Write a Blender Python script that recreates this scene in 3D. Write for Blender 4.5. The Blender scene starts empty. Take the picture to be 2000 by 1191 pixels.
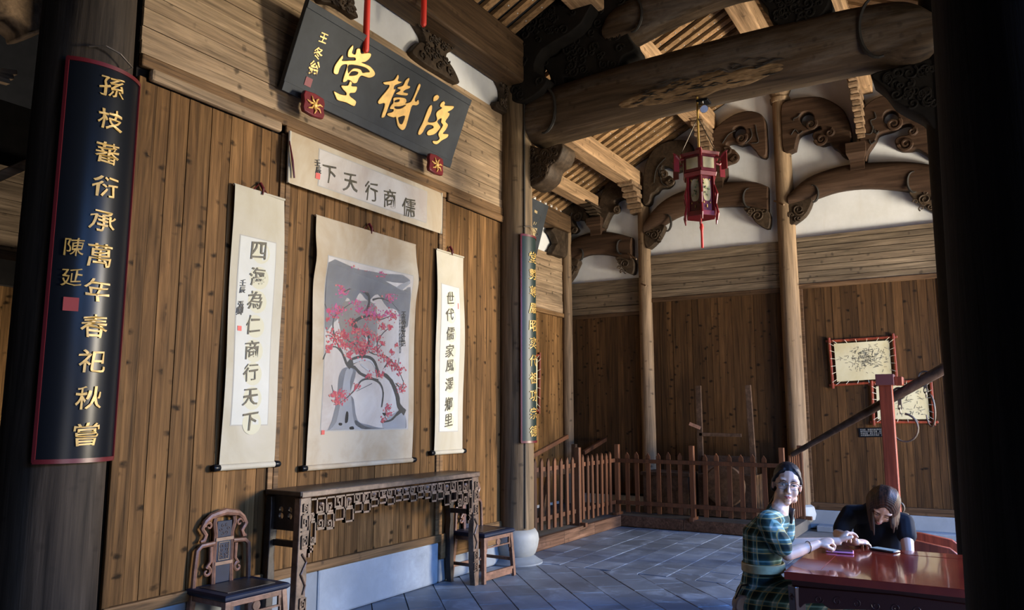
import bpy, bmesh, math, random
from mathutils import Vector, Matrix, Euler, noise
import numpy as np
random.seed(7)
PI = math.pi
S = bpy.context.scene
COL = S.collection
R = math.radians

# ------------------------------------------------------------------ camera, world, lights, exposure
YAW, PITCH, FPX = R(31.117), R(8.113), 1503.5
CAM = Vector((0, 0, 1.6))
FW = Vector((math.cos(YAW)*math.cos(PITCH), math.sin(YAW)*math.cos(PITCH), math.sin(PITCH)))
RT = Vector((math.sin(YAW), -math.cos(YAW), 0))
UP = RT.cross(FW)
cd = bpy.data.cameras.new('camera'); cam = bpy.data.objects.new('camera', cd); COL.objects.link(cam)
cam.matrix_world = Matrix(((RT.x, UP.x, -FW.x, CAM.x), (RT.y, UP.y, -FW.y, CAM.y), (RT.z, UP.z, -FW.z, CAM.z), (0, 0, 0, 1)))
cd.sensor_width = 36; cd.lens = FPX/2000*36; cd.clip_start = .05; cd.clip_end = 200
S.camera = cam

S.view_settings.view_transform = 'Standard'; S.view_settings.look = 'None'
S.view_settings.exposure = 0.0; S.view_settings.gamma = 1; S.view_settings.use_curve_mapping = False

w = bpy.data.worlds.new('world'); S.world = w; w.use_nodes = True
w.node_tree.nodes['Background'].inputs[0].default_value = (.35, .55, 1, 1)
w.node_tree.nodes['Background'].inputs[1].default_value = .04

def area(name, loc, target, sx, sy, power, color, spread=180):
    l = bpy.data.lights.new(name, 'AREA'); l.shape = 'RECTANGLE'; l.size = sx; l.size_y = sy
    l.energy = power; l.color = color; l.spread = R(spread)
    o = bpy.data.objects.new(name, l); COL.objects.link(o); o.location = loc
    o.rotation_euler = (Vector(target)-Vector(loc)).to_track_quat('-Z', 'Y').to_euler()
    return o
# daylight of the open courtyard on the -y side: sunlit paving and wall (warm, low) and sky (blue, high), plus two added fills
area('courtyard_facade', (12.8, -9.5, 3.3), (4.5, 4.6, 2.4), 2.2, 3.6, 4300, (1, .88, .68))
area('courtyard_paving_left', (4.6, -4.6, .15), (7.6, 2.2, 4.8), 2.6, 1.6, 85, (1, .88, .68), 70)
area('front_left_fill', (.8, -6.5, .6), (5.0, 1.5, 1.8), 3.0, 1.6, 160, (1, .92, .84))  # added warm fill, no seen source, brightens the faces
area('courtyard_paving', (9.3, -5.6, .3), (12.5, 1.6, 4.2), 3.0, 2.2, 880, (1, .90, .74), 90)
area('courtyard_sky', (6.0, -6.4, 5.4), (5.6, 3.0, 0), 12, 3.0, 3500, (.15, .39, 1))
area('rear_passage_fill', (2.9, 6.3, .7), (3.45, 7.5, 1.7), .8, .5, 70, (1, .93, .84))  # added unseen fill that brightens the passage past the left column
# ------------------------------------------------------------------ helpers
def ray(px, py): return FW + RT*((px-1000)/FPX) + UP*((595.5-py)/FPX)
def on(ax, val, px, py):
    i = 'xyz'.index(ax); d = ray(px, py); return CAM + d*((val-CAM[i])/d[i])
def onplane(px, py, P, n):
    d = ray(px, py); return CAM + d*((Vector(P)-CAM).dot(n)/d.dot(n))
def crop(x0, y0, s, pts): return [(x0+x/s, y0+y/s) for x, y in pts]

class MB:
    def __init__(s): s.v = []; s.f = []
    def add(s, vs, fs):
        n = len(s.v); s.v += [tuple(v) for v in vs]; s.f += [tuple(i+n for i in f) for f in fs]; return s
    def box(s, x0, x1, y0, y1, z0, z1, M=None):
        vs = [Vector((x, y, z)) for z in (z0, z1) for y in (y0, y1) for x in (x0, x1)]
        if M: vs = [M @ v for v in vs]
        return s.add(vs, [(0, 2, 3, 1), (4, 5, 7, 6), (0, 1, 5, 4), (2, 6, 7, 3), (0, 4, 6, 2), (1, 3, 7, 5)])
    def bar(s, a, b, w, h, upv=(0, 0, 1), w2=None, h2=None):
        a = Vector(a); b = Vector(b); d = (b-a).normalized(); u = Vector(upv)
        if abs(d.dot(u)) > .95: u = Vector((0, 1, 0))
        r = d.cross(u).normalized(); u = r.cross(d); vs = []
        for p, ww, hh in ((a, w, h), (b, w2 or w, h2 or h)):
            for i, j in ((-1, -1), (1, -1), (1, 1), (-1, 1)): vs.append(p + r*(i*ww/2) + u*(j*hh/2))
        return s.add(vs, [(3, 2, 1, 0), (4, 5, 6, 7), (0, 1, 5, 4), (1, 2, 6, 5), (2, 3, 7, 6), (3, 0, 4, 7)])
    def tube(s, pts, r, n=8, cap=True, sx=1, up=None):
        pts = [Vector(p) for p in pts]; k = len(pts)
        rs = r if isinstance(r, (list, tuple)) else [r]*k
        T = [(pts[min(i+1, k-1)]-pts[max(i-1, 0)]).normalized() for i in range(k)]
        u = Vector(up) if up else (Vector((0, 0, 1)) if abs(T[0].z) < .9 else Vector((1, 0, 0)))
        vs = []; 
        for i in range(k):
            x = T[i].cross(u).normalized(); u = x.cross(T[i]).normalized()
            for j in range(n):
                a = 2*PI*j/n; vs.append(pts[i] + x*(math.cos(a)*rs[i]*sx) + u*(math.sin(a)*rs[i]))
        fs = [(i*n+j, i*n+(j+1) % n, (i+1)*n+(j+1) % n, (i+1)*n+j) for i in range(k-1) for j in range(n)]
        if cap: fs += [tuple(range(n))[::-1], tuple(range((k-1)*n, k*n))]
        return s.add(vs, fs)
    def lathe(s, prof, c=(0, 0, 0), n=24, M=None):
        k = len(prof); vs = []
        for r_, z in prof:
            for j in range(n):
                a = 2*PI*j/n; v = Vector((c[0]+math.cos(a)*r_, c[1]+math.sin(a)*r_, c[2]+z)); vs.append(M @ v if M else v)
        fs = [(i*n+j, i*n+(j+1) % n, (i+1)*n+(j+1) % n, (i+1)*n+j) for i in range(k-1) for j in range(n)]
        fs += [tuple(range(n))[::-1], tuple(range((k-1)*n, k*n))]
        return s.add(vs, fs)
    def limb(s, pts, rs, n=12, flat=1.0, up=None):
        """closed tube with rounded ends, for bodies"""
        pts = [Vector(p) for p in pts]
        a = (pts[0]-pts[1]).normalized(); b = (pts[-1]-pts[-2]).normalized()
        P = []; Q = []
        for t in (1, .92, .7, .38): P.append(pts[0]+a*rs[0]*t); Q.append(rs[0]*math.sqrt(max(0, 1-t*t))+1e-4)
        P += pts; Q += list(rs)
        for t in (.38, .7, .92, 1): P.append(pts[-1]+b*rs[-1]*t); Q.append(rs[-1]*math.sqrt(max(0, 1-t*t))+1e-4)
        return s.tube(P, Q, n, True, flat, up)
    def ell(s, c, r, M=None, n=16, m=10):
        vs = []; c = Vector(c)
        for i in range(m+1):
            t = PI*i/m
            for j in range(n):
                a = 2*PI*j/n
                v = Vector((max(math.sin(t), 1e-3)*math.cos(a)*r[0], max(math.sin(t), 1e-3)*math.sin(a)*r[1], math.cos(t)*r[2]))
                if M: v = M.to_3x3() @ v
                vs.append(c+v)
        fs = [(i*n+j, (i+1)*n+j, (i+1)*n+(j+1) % n, i*n+(j+1) % n) for i in range(m) for j in range(n)]
        fs += [tuple(range(n)), tuple(range(m*n, m*n+n))[::-1]]
        return s.add(vs, fs)
    def xf(s, M):
        s.v = [tuple(M @ Vector(v)) for v in s.v]; return s
    def mesh(s, name='m'):
        m = bpy.data.meshes.new(name); m.from_pydata([tuple(v) for v in s.v], [], s.f); m.update(); return m
    def build(s, name, mat, parent=None, smooth=False, bevel=0, angle=40):
        return obj(name, s.mesh(name), mat, parent, smooth, bevel, angle)

def obj(name, mesh, mat=None, parent=None, smooth=False, bevel=0, angle=40):
    o = bpy.data.objects.new(name, mesh); COL.objects.link(o)
    if mat and not len(mesh.materials): mesh.materials.append(mat)
    if smooth:
        mesh.polygons.foreach_set('use_smooth', [True]*len(mesh.polygons))
        if angle < 180:
            try: mesh.set_sharp_from_angle(angle=R(angle))
            except Exception: pass
    if parent: o.parent = parent
    if bevel:
        b = o.modifiers.new('bevel', 'BEVEL'); b.width = bevel; b.segments = 2; b.limit_method = 'ANGLE'; b.angle_limit = R(40)
    return o
def thing(name, label, cat, loc=(0, 0, 0), rz=0, group=None):
    o = bpy.data.objects.new(name, None); COL.objects.link(o); o.location = loc; o.rotation_euler = (0, 0, rz)
    o['label'] = label; o['category'] = cat; o.empty_display_size = .1
    if group: o['group'] = group
    return o
def tag(o, label, cat, group=None):
    o['label'] = label; o['category'] = cat
    if group: o['group'] = group
    return o
def struct(o): o['kind'] = 'structure'; return o
def inv(o):   # place a child built in world coordinates under a parent that has a location
    return Matrix.Translation(-o.location) if o.rotation_euler.z == 0 else (Matrix.Translation(o.location) @ Matrix.Rotation(o.rotation_euler.z, 4, 'Z')).inverted()

def smooth_poly(P, k=3, closed=True):
    P = [Vector(p) for p in P]; n = len(P); out = []
    rng = range(n) if closed else range(n-1)
    for i in rng:
        g = lambda j: P[j % n] if closed else P[max(0, min(n-1, j))]
        a, b, c, d = g(i-1), g(i), g(i+1), g(i+2)
        for t in range(k):
            t /= k
            out.append(.5*((2*b)+(c-a)*t+(2*a-5*b+4*c-d)*t*t+(3*b-a-3*c+d)*t**3))
    if not closed: out.append(P[-1])
    return out
def curve_mesh(polys, depth, bevel=0, res=1):
    """filled 2D outlines (with holes) extruded along +-z by depth/2; polys: lists of (x, y)"""
    cu = bpy.data.curves.new('c', 'CURVE'); cu.dimensions = '2D'; cu.fill_mode = 'BOTH'
    cu.extrude = max(depth/2-bevel, 0); cu.bevel_depth = bevel; cu.bevel_resolution = res
    if bevel: cu.offset = -bevel
    for P in polys:
        sp = cu.splines.new('POLY'); sp.points.add(len(P)-1); sp.use_cyclic_u = True
        for i, p in enumerate(P): sp.points[i].co = (p[0], p[1], 0, 1)
    o = bpy.data.objects.new('c', cu); me = bpy.data.meshes.new_from_object(o)
    bpy.data.objects.remove(o); bpy.data.curves.remove(cu)
    return me
def map_mesh(me, fn):
    n = len(me.vertices); co = np.empty(n*3); me.vertices.foreach_get('co', co); co = co.reshape(-1, 3)
    co = np.array([tuple(fn(Vector(c))) for c in co]); me.vertices.foreach_set('co', co.ravel()); me.update(); return me
def join(meshes, name='m'):
    bm = bmesh.new()
    for m in meshes: bm.from_mesh(m)
    me = bpy.data.meshes.new(name); bm.to_mesh(me); bm.free(); return me

_FC = bpy.data.curves.new('font_src', 'FONT'); _FO = bpy.data.objects.new('font_src', _FC); COL.objects.link(_FO)
def glyph(ch, bold=.012, ext=.02):
    _FC.body = ch; _FC.size = 1; _FC.offset = bold; _FC.extrude = ext; _FC.resolution_u = 3
    bpy.context.view_layer.update()
    dg = bpy.context.evaluated_depsgraph_get()
    me = bpy.data.meshes.new_from_object(_FO.evaluated_get(dg))
    xs = [v.co.x for v in me.vertices]; ys = [v.co.y for v in me.vertices]
    cx, cy = (min(xs)+max(xs))/2, (min(ys)+max(ys))/2
    h = max(max(xs)-min(xs), max(ys)-min(ys))
    for v in me.vertices: v.co.x = (v.co.x-cx)/h; v.co.y = (v.co.y-cy)/h
    return me
def brushy(me, seed, shear=.12, amt=.03):
    """hand-written look: lean the strokes up to the right and let them swell"""
    for v in me.vertices:
        x, y = v.co.x, v.co.y
        n1 = noise.noise(Vector((x*2.2+seed*7.3, y*2.2, seed))); n2 = noise.noise(Vector((x*2.2, y*2.2+seed*3.1, seed+9)))
        v.co.x = x + n1*amt*3 + y*.04; v.co.y = y + x*shear + n2*amt*2.5
    return me

# ------------------------------------------------------------------ materials
MATS = {}
class NT:
    def __init__(s, name):
        s.m = bpy.data.materials.new(name); s.m.use_nodes = True; s.t = s.m.node_tree; s.b = s.t.nodes['Principled BSDF']; MATS[name] = s.m
    def n(s, typ, **kw):
        nd = s.t.nodes.new(typ)
        for k, v in kw.items():
            if k.startswith('i_'): nd.inputs[k[2:].replace('_', ' ')].default_value = v
            else: setattr(nd, k, v)
        return nd
    def l(s, a, b): s.t.links.new(a, b)
    def coord(s, scale, rnd=True):
        tc = s.n('ShaderNodeTexCoord'); src = tc.outputs['Object']
        if rnd:
            oi = s.n('ShaderNodeObjectInfo'); mu = s.n('ShaderNodeMath', operation='MULTIPLY'); mu.inputs[1].default_value = 37.0
            s.l(oi.outputs['Random'], mu.inputs[0]); ad = s.n('ShaderNodeVectorMath', operation='ADD')
            s.l(src, ad.inputs[0]); s.l(mu.outputs[0], ad.inputs[1]); src = ad.outputs[0]; s.rnd = oi.outputs['Random']
        mp = s.n('ShaderNodeMapping'); mp.inputs['Scale'].default_value = scale; s.l(src, mp.inputs['Vector']); return mp.outputs[0]
    def ramp(s, src, stops):
        r = s.n('ShaderNodeValToRGB'); e = r.color_ramp.elements
        while len(e) < len(stops): e.new(.5)
        for i, (p, c) in enumerate(stops): e[i].position = p; e[i].color = (*c, 1) if len(c) == 3 else c
        s.l(src, r.inputs[0]); return r.outputs[0]
    def noise(s, vec, scale=1, detail=6, rough=.6, dist=0):
        nd = s.n('ShaderNodeTexNoise'); nd.inputs['Scale'].default_value = scale; nd.inputs['Detail'].default_value = detail
        nd.inputs['Roughness'].default_value = rough; nd.inputs['Distortion'].default_value = dist; s.l(vec, nd.inputs['Vector']); return nd.outputs['Fac']
    def mix(s, f, a, b, typ='MIX'):
        m = s.n('ShaderNodeMix', data_type='RGBA', blend_type=typ)
        for i, v in ((0, f), (6, a), (7, b)):
            if hasattr(v, 'links'): s.l(v, m.inputs[i])
            else: m.inputs[i].default_value = v if i == 0 else (*v, 1)
        return m.outputs[2]
    def bump(s, h, d=.3, dist=.01):
        b = s.n('ShaderNodeBump'); b.inputs['Strength'].default_value = d; b.inputs['Distance'].default_value = dist
        s.l(h, b.inputs['Height']); s.l(b.outputs[0], s.b.inputs['Normal'])
def mul(c, k): return tuple(x*k for x in c)
def wood(name, c, axis='Z', rough=.6, var=.35, knots=1, bump=.35, contrast=.5, worn=0, spec=.16, gs=1, blotch=.5, addw=.008):
    s = NT(name); k = {'Z': 2, 'X': 0, 'Y': 1}.get(axis, -1)
    def sc(a, l): t = [a*gs]*3; t[k] = l*gs; return tuple(t) if k >= 0 else (a*gs*.45,)*3
    f1 = s.noise(s.coord(sc(55, 1.6)), 1, 6, .7, .4); f2 = s.noise(s.coord(sc(14, .9)), 1, 5, .6, 1.2); f3 = s.noise(s.coord(sc(3.2, .55)), 1, 4, .6, .5)
    a1 = s.n('ShaderNodeMath', operation='MULTIPLY_ADD'); s.l(f1, a1.inputs[0]); a1.inputs[1].default_value = .42; a2 = s.n('ShaderNodeMath', operation='MULTIPLY'); s.l(f2, a2.inputs[0]); a2.inputs[1].default_value = .58; s.l(a2.outputs[0], a1.inputs[2])
    g = a1.outputs[0]
    K = contrast*1.5
    col = s.ramp(g, [(.34, mul(c, max(.12, 1-K))), (.47, mul(c, .85)), (.54, mul(c, 1.12)), (.66, tuple(min(1, x*(1+K*1.05)+addw*K) for x in c))])
    bl = s.ramp(f3, [(.36, (0, 0, 0)), (.66, (1, 1, 1))])
    dark = s.mix(1.0, col, (.48, .42, .38), 'MULTIPLY'); m1 = s.mix(bl, dark, col); col = s.mix(blotch, col, m1)
    if worn:
        w_ = s.noise(s.coord(sc(5, 1.3)), 1, 6, .7, .3); col = s.mix(s.ramp(w_, [(.50, (0, 0, 0)), (.72, (worn, worn, worn))]), col, tuple(min(1, x*1.15+.10) for x in c))
    if knots:
        vk = s.coord({'Z': (6, 6, 9), 'X': (8, 7, 7), 'Y': (7, 8, 7)}.get(axis, (6, 6, 6))); nv = s.n('ShaderNodeTexNoise'); nv.inputs['Scale'].default_value = 2.5; s.l(vk, nv.inputs['Vector'])
        ad = s.n('ShaderNodeVectorMath', operation='MULTIPLY_ADD'); s.l(nv.outputs['Color'], ad.inputs[0]); ad.inputs[1].default_value = (.35, .35, .35); s.l(vk, ad.inputs[2])
        vo = s.n('ShaderNodeTexVoronoi'); vo.inputs['Scale'].default_value = 1.15; s.l(ad.outputs[0], vo.inputs['Vector'])
        sx_ = s.n('ShaderNodeSeparateColor'); s.l(vo.outputs['Color'], sx_.inputs[0]); km = s.mix(1.0, s.ramp(vo.outputs['Distance'], [(.10, (min(1, knots),)*3), (.27, (0, 0, 0))]), s.ramp(sx_.outputs[0], [(.50, (0, 0, 0)), (.56, (1, 1, 1))]), 'MULTIPLY'); col = s.mix(km, col, mul(c, .14))
    hs = s.n('ShaderNodeHueSaturation'); mr = s.n('ShaderNodeMapRange'); s.l(s.rnd, mr.inputs[0]); mr.inputs[3].default_value = 1-var; mr.inputs[4].default_value = 1+var
    s.l(mr.outputs[0], hs.inputs['Value']); s.l(col, hs.inputs['Color']); s.l(hs.outputs[0], s.b.inputs['Base Color'])
    s.b.inputs['Roughness'].default_value = rough; s.b.inputs['Specular IOR Level'].default_value = spec
    if bump: s.bump(g, min(1, bump*1.6), .006)
    return s.m
def plain(name, c, rough=.5, metal=0, spec=.5, nz=0, ns=8, bump=0, coat=0, emit=0):
    s = NT(name); s.b.inputs['Roughness'].default_value = rough; s.b.inputs['Metallic'].default_value = metal
    s.b.inputs['Specular IOR Level'].default_value = spec; s.b.inputs['Base Color'].default_value = (*c, 1)
    if coat: s.b.inputs['Coat Weight'].default_value = coat; s.b.inputs['Coat Roughness'].default_value = .06
    if nz:
        v = s.coord((ns, ns, ns)); f = s.noise(v, 1, 6, .6, .3)
        s.l(s.ramp(f, [(.3, mul(c, 1-nz)), (.7, mul(c, 1+nz*.6))]), s.b.inputs['Base Color'])
        if bump: s.bump(f, bump, .01)
    if emit: s.b.inputs['Emission Color'].default_value = (*c, 1); s.b.inputs['Emission Strength'].default_value = emit
    return s.m
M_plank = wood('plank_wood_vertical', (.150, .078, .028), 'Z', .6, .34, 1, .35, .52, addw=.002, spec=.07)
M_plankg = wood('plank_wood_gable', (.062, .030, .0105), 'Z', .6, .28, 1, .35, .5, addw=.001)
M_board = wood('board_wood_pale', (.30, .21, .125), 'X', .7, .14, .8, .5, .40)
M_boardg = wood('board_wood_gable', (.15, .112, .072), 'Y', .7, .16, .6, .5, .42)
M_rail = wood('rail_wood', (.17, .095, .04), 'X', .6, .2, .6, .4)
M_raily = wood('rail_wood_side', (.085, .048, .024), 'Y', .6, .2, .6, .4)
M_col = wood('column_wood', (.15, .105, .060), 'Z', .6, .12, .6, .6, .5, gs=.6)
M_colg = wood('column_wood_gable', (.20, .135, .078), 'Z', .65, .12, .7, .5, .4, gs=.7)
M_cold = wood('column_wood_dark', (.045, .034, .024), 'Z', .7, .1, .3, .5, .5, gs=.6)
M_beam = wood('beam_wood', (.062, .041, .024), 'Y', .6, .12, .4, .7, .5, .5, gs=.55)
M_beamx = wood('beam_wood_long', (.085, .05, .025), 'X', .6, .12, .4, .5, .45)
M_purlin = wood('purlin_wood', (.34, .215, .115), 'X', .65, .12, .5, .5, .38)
M_rafter = wood('rafter_wood', (.30, .175, .08), 'Y', .7, .28, .5, .4, .35)
M_moon = wood('moon_beam_wood', (.042, .023, .013), 'Y', .6, .15, .2, .5, .4, gs=.6)
M_carve = wood('carved_wood', (.045, .030, .018), 'N', .6, .15, 0, .6, .4)
M_carvel = wood('carved_wood_pale', (.20, .13, .075), 'N', .65, .12, 0, .6, .4)
M_coldn = wood('column_wood_near_black', (.014, .011, .010), 'Z', .8, .1, .2, .5, .4, gs=.6)  # near-black version of the dark column wood, foreground column only
M_groove = plain('groove_dark', (.012, .009, .006), .8)
M_furn = wood('furniture_wood', (.14, .088, .058), 'N', .4, .1, 0, .3, .45, spec=.5)
M_furnd = wood('furniture_wood_dark', (.035, .028, .026), 'N', .35, .1, 0, .3, .4, spec=.5)
M_chair = wood('chair_wood', (.19, .095, .06), 'N', .4, .1, 0, .3, .35, spec=.5)
M_navy = plain('blue_black_lacquer', (.008, .014, .034), .55, spec=.25, nz=.3)
M_fence = wood('picket_wood', (.085, .030, .011), 'Z', .5, .2, .3, .3, .4, spec=.5)
M_red = wood('red_lacquer_post', (.20, .036, .015), 'Z', .4, .1, 0, .2, .3, spec=.5)
M_plaster = None
def _plaster():
    s = NT('white_plaster'); v = s.coord((1.5, 1.5, 1.5), False); f = s.noise(v, 1, 8, .65)
    v2 = s.coord((6, 6, 1.2), False); f2 = s.noise(v2, 1, 5, .6)
    c = s.ramp(f, [(.3, (.50, .495, .47)), (.6, (.62, .615, .60))]); c = s.mix(s.ramp(f2, [(.55, (0, 0, 0)), (.8, (.35, .35, .35))]), c, (.48, .45, .39))
    s.l(c, s.b.inputs['Base Color']); s.b.inputs['Roughness'].default_value = .85; s.bump(f, .25, .02); return s.m
M_plaster = _plaster()
def _stone(name, c, ns=3, rough=.55):
    s = NT(name); v = s.coord((ns, ns, ns)); f = s.noise(v, 1, 10, .7, .4); v2 = s.coord((1, 1, 1)); f2 = s.noise(v2, 1.3, 4, .6)
    col = s.mix(s.ramp(f2, [(.35, (0, 0, 0)), (.65, (1, 1, 1))]), s.ramp(f, [(.3, mul(c, .7)), (.7, mul(c, 1.15))]), mul(c, .72))
    hs = s.n('ShaderNodeHueSaturation'); mr = s.n('ShaderNodeMapRange'); s.l(s.rnd, mr.inputs[0]); mr.inputs[3].default_value = .78; mr.inputs[4].default_value = 1.2
    s.l(mr.outputs[0], hs.inputs['Value']); s.l(col, hs.inputs['Color']); s.l(hs.outputs[0], s.b.inputs['Base Color'])
    if name == 'grey_floor_tile':
        ge = s.n('ShaderNodeNewGeometry'); n3 = s.noise(ge.outputs['Position'], .9, 4, .6, .4); n4 = s.noise(ge.outputs['Position'], 3.1, 6, .65, .8)
        hs.inputs['Color'].links[0]; c3 = s.mix(s.ramp(n3, [(.42, (0, 0, 0)), (.58, (.75, .75, .75))]), col, mul(c, .42)); c3 = s.mix(s.ramp(n4, [(.52, (0, 0, 0)), (.66, (.6, .6, .6))]), c3, mul(c, 1.5)); s.l(c3, hs.inputs['Color'])
    s.b.inputs['Roughness'].default_value = rough; s.bump(f, .25, .01); return s.m
M_tile = _stone('grey_floor_tile', (.17, .21, .27), 3.0, .5)
M_grout = plain('floor_joint', (.10, .10, .10), .9, nz=.3)
M_plinth = _stone('plinth_stone', (.24, .27, .30), 5, .7)
M_drum = _stone('drum_stone', (.42, .43, .41), 6, .6)
M_rooftile = plain('roof_tile_underside', (.012, .011, .011), .9, nz=.4)
M_paper = None
def _paper(name, a, b):
    s = NT(name); v = s.coord((2.5, 2.5, 1.6)); f = s.noise(v, 1, 7, .6, .5); s.l(s.ramp(f, [(.35, a), (.62, b)]), s.b.inputs['Base Color'])
    s.b.inputs['Roughness'].default_value = .85; s.b.inputs['Specular IOR Level'].default_value = .2; return s.m
M_silk = _paper('scroll_silk_mount', (.40, .355, .255), (.46, .42, .33))
M_silk2 = _paper('scroll_silk_stained', (.37, .28, .17), (.47, .40, .29))
M_paper = _paper('scroll_paper', (.48, .47, .40), (.54, .53, .47))
M_papers = _paper('scroll_paper_stained', (.40, .34, .28), (.52, .48, .42))
M_parch = _paper('parchment', (.44, .37, .20), (.52, .47, .30))
M_ink = plain('ink', (.02, .018, .015), .6)
M_inkg = plain('ink_gold_shaded', (.06, .048, .022), .6, nz=.6, ns=30)
M_seal = plain('seal_red', (.55, .07, .05), .6)
M_gold = plain('gold_leaf', (.78, .46, .12), .45, metal=.15, nz=.25, ns=14)
M_goldd = plain('gold_leaf_dull', (.42, .26, .06), .45, metal=.15, nz=.35, ns=30)
M_slate = plain('slate_lacquer', (.034, .038, .043), .6, spec=.2, nz=.3, ns=4, bump=.1)
M_black = plain('black_lacquer', (.005, .006, .008), .30, spec=.16)
M_blackg = plain('green_black_lacquer', (.005, .016, .014), .42, spec=.3)
M_redrim = plain('red_lacquer_rim', (.09, .007, .010), .35)
M_redcloth = plain('red_cloth', (.62, .03, .015), .5)
M_lant = plain('lantern_red', (.15, .008, .012), .35, nz=.3, coat=.1)
M_iron = plain('iron', (.10, .08, .06), .5, metal=.6, nz=.3, ns=20)
M_chrome = plain('chrome', (.7, .7, .7), .2, metal=1)
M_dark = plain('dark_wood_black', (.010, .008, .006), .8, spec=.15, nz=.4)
# ================================================================== SETTING
YW, XG, YB = 4.6, 12.0, 6.1
W = lambda px, py, y=YW: on('y', y, px, py)
G = lambda px, py, x=XG: on('x', x, px, py)
ROOF = lambda y: 7.1-.5*abs(y-2.2)

floor = struct(MB().box(-4, 12.4, -9, 12, -.12, -.012).build('floor', M_grout))
# tiles: 45 degree courses in the main bay, straight courses in the side bay
tile_mesh = {}
def tile(cx, cy, L, Wd, ang, clipx=None):
    mb = MB(); g = .004; c, s_ = math.cos(ang), math.sin(ang)
    P = [Vector((cx+x*c-y*s_, cy+x*s_+y*c)) for x, y in ((-L/2+g, -Wd/2+g), (L/2-g, -Wd/2+g), (L/2-g, Wd/2-g), (-L/2+g, Wd/2-g))]
    for (A, B, C_) in clipx:      # half planes A x + B y <= C
        Q = []
        for i in range(len(P)):
            p, q = P[i], P[(i+1) % len(P)]; dp, dq = A*p.x+B*p.y-C_, A*q.x+B*q.y-C_
            if dp <= 0: Q.append(p)
            if dp*dq < 0: Q.append(p+(q-p)*(dp/(dp-dq)))
        P = Q
        if len(P) < 3: return None
    o = Vector((sum(p.x for p in P)/len(P), sum(p.y for p in P)/len(P))); n = len(P)
    ar = abs(sum(P[i].x*P[(i+1) % n].y-P[(i+1) % n].x*P[i].y for i in range(n)))/2
    if ar < .004: return None
    dz = random.uniform(-.002, .0015); b = .003
    vs = [(p.x-o.x, p.y-o.y, -.02) for p in P] + [(p.x-o.x, p.y-o.y, -b) for p in P] + [((p.x-o.x)*.985, (p.y-o.y)*.985, 0) for p in P]
    fs = [(i, (i+1) % n, n+(i+1) % n, n+i) for i in range(n)]+[(n+i, n+(i+1) % n, 2*n+(i+1) % n, 2*n+i) for i in range(n)]+[tuple(range(2*n, 3*n))]
    t = mb.add(vs, fs).build('tile', M_tile, floor); t.location = (o.x, o.y, dz); return t
XS = 7.62
n_t = 0
rw, tl = .2975*1.0, .46
for i in range(-40, 40):
    for j in range(-30, 40):
        u = i*tl + (tl/2 if j % 2 else 0); v = j*rw
        ang = R(-136.9); cx = 7.13+u*math.cos(ang)-v*math.sin(ang)*-1*-1; cy = 3.27+u*math.sin(ang)+v*math.cos(ang)
        if not (4.1 < cx < XS+.3 and .4 < cy < 4.75): continue
        # skip what lies outside the frame
        d = Vector((cx, cy, 0))-CAM; z = d.dot(FW)
        if z < .5: continue
        px, py = 1000+FPX*d.dot(RT)/z, 595.5-FPX*d.dot(UP)/z
        if py > 1290 or px > 1560: continue
        if tile(cx, cy, tl, rw, ang, [(1, 0, XS), (0, 1, 4.6)]): n_t += 1
xs_rows = [4.46, 4.16, 3.86, 3.56, 3.26, 2.96, 2.66, 2.36, 2.06, 1.76, 1.46, 1.16, .86, .56, .26]
for k, y in enumerate(xs_rows):
    for i in range(9):
        cx = XS+.25+i*.46+(.23 if k % 2 else 0)-.23
        d = Vector((cx, y, 0))-CAM; z = d.dot(FW); px, py = 1000+FPX*d.dot(RT)/z, 595.5-FPX*d.dot(UP)/z
        if py > 1290 or px > 1900: continue
        if tile(cx, y, .46, .30, 0, [(-1, 0, -XS), (1, 0, 10.66), (0, 1, 4.6)]): n_t += 1
print('TILES', n_t)

# roof: tile backing + rafters
ceiling = struct(MB().add([(-4, -3.6, ROOF(-3.6)+.06), (12.4, -3.6, ROOF(-3.6)+.06), (12.4, 2.2, 7.16), (-4, 2.2, 7.16), (12.4, 8.2, ROOF(8.2)+.06), (-4, 8.2, ROOF(8.2)+.06),
    (-4, -3.6, ROOF(-3.6)+.2), (12.4, -3.6, ROOF(-3.6)+.2), (12.4, 2.2, 7.3), (-4, 2.2, 7.3), (12.4, 8.2, ROOF(8.2)+.2), (-4, 8.2, ROOF(8.2)+.2)],
    [(0, 3, 2, 1), (3, 5, 4, 2), (6, 7, 8, 9), (9, 8, 10, 11), (0, 1, 7, 6), (4, 5, 11, 10), (0, 6, 9, 3), (3, 9, 11, 5), (1, 2, 8, 7), (2, 4, 10, 8)]).build('ceiling', M_rooftile))
ra = MB().bar((0, 2.2, 7.115), (0, 6.6, ROOF(6.6)+.015), .100, .05).mesh('rafter'); rb = MB().bar((0, 2.2, 7.115), (0, -2.6, ROOF(-2.6)+.015), .100, .05).mesh('rafter')
ra.materials.append(M_rafter); rb.materials.append(M_rafter)
stud = MB()
x = 3.9
while x < 11.98:
    for m in (ra, rb):
        o = obj('rafter', m, None, ceiling); o.location = (x+random.uniform(-.008, .008), 0, random.uniform(-.004, .004))
        o.rotation_euler.z = 0
    for y in np.arange(.6, 6.2, .21): 
        yy = y+random.uniform(-.01, .01); stud.box(x-.004, x+.008, yy-.004, yy+.006, ROOF(yy)-.022, ROOF(yy)-.010)
    x += .195
so = stud.build('nail_heads', plain('nail_bright', (.7, .72, .75), .4, metal=.2), ceiling); so['kind'] = 'stuff'

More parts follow.
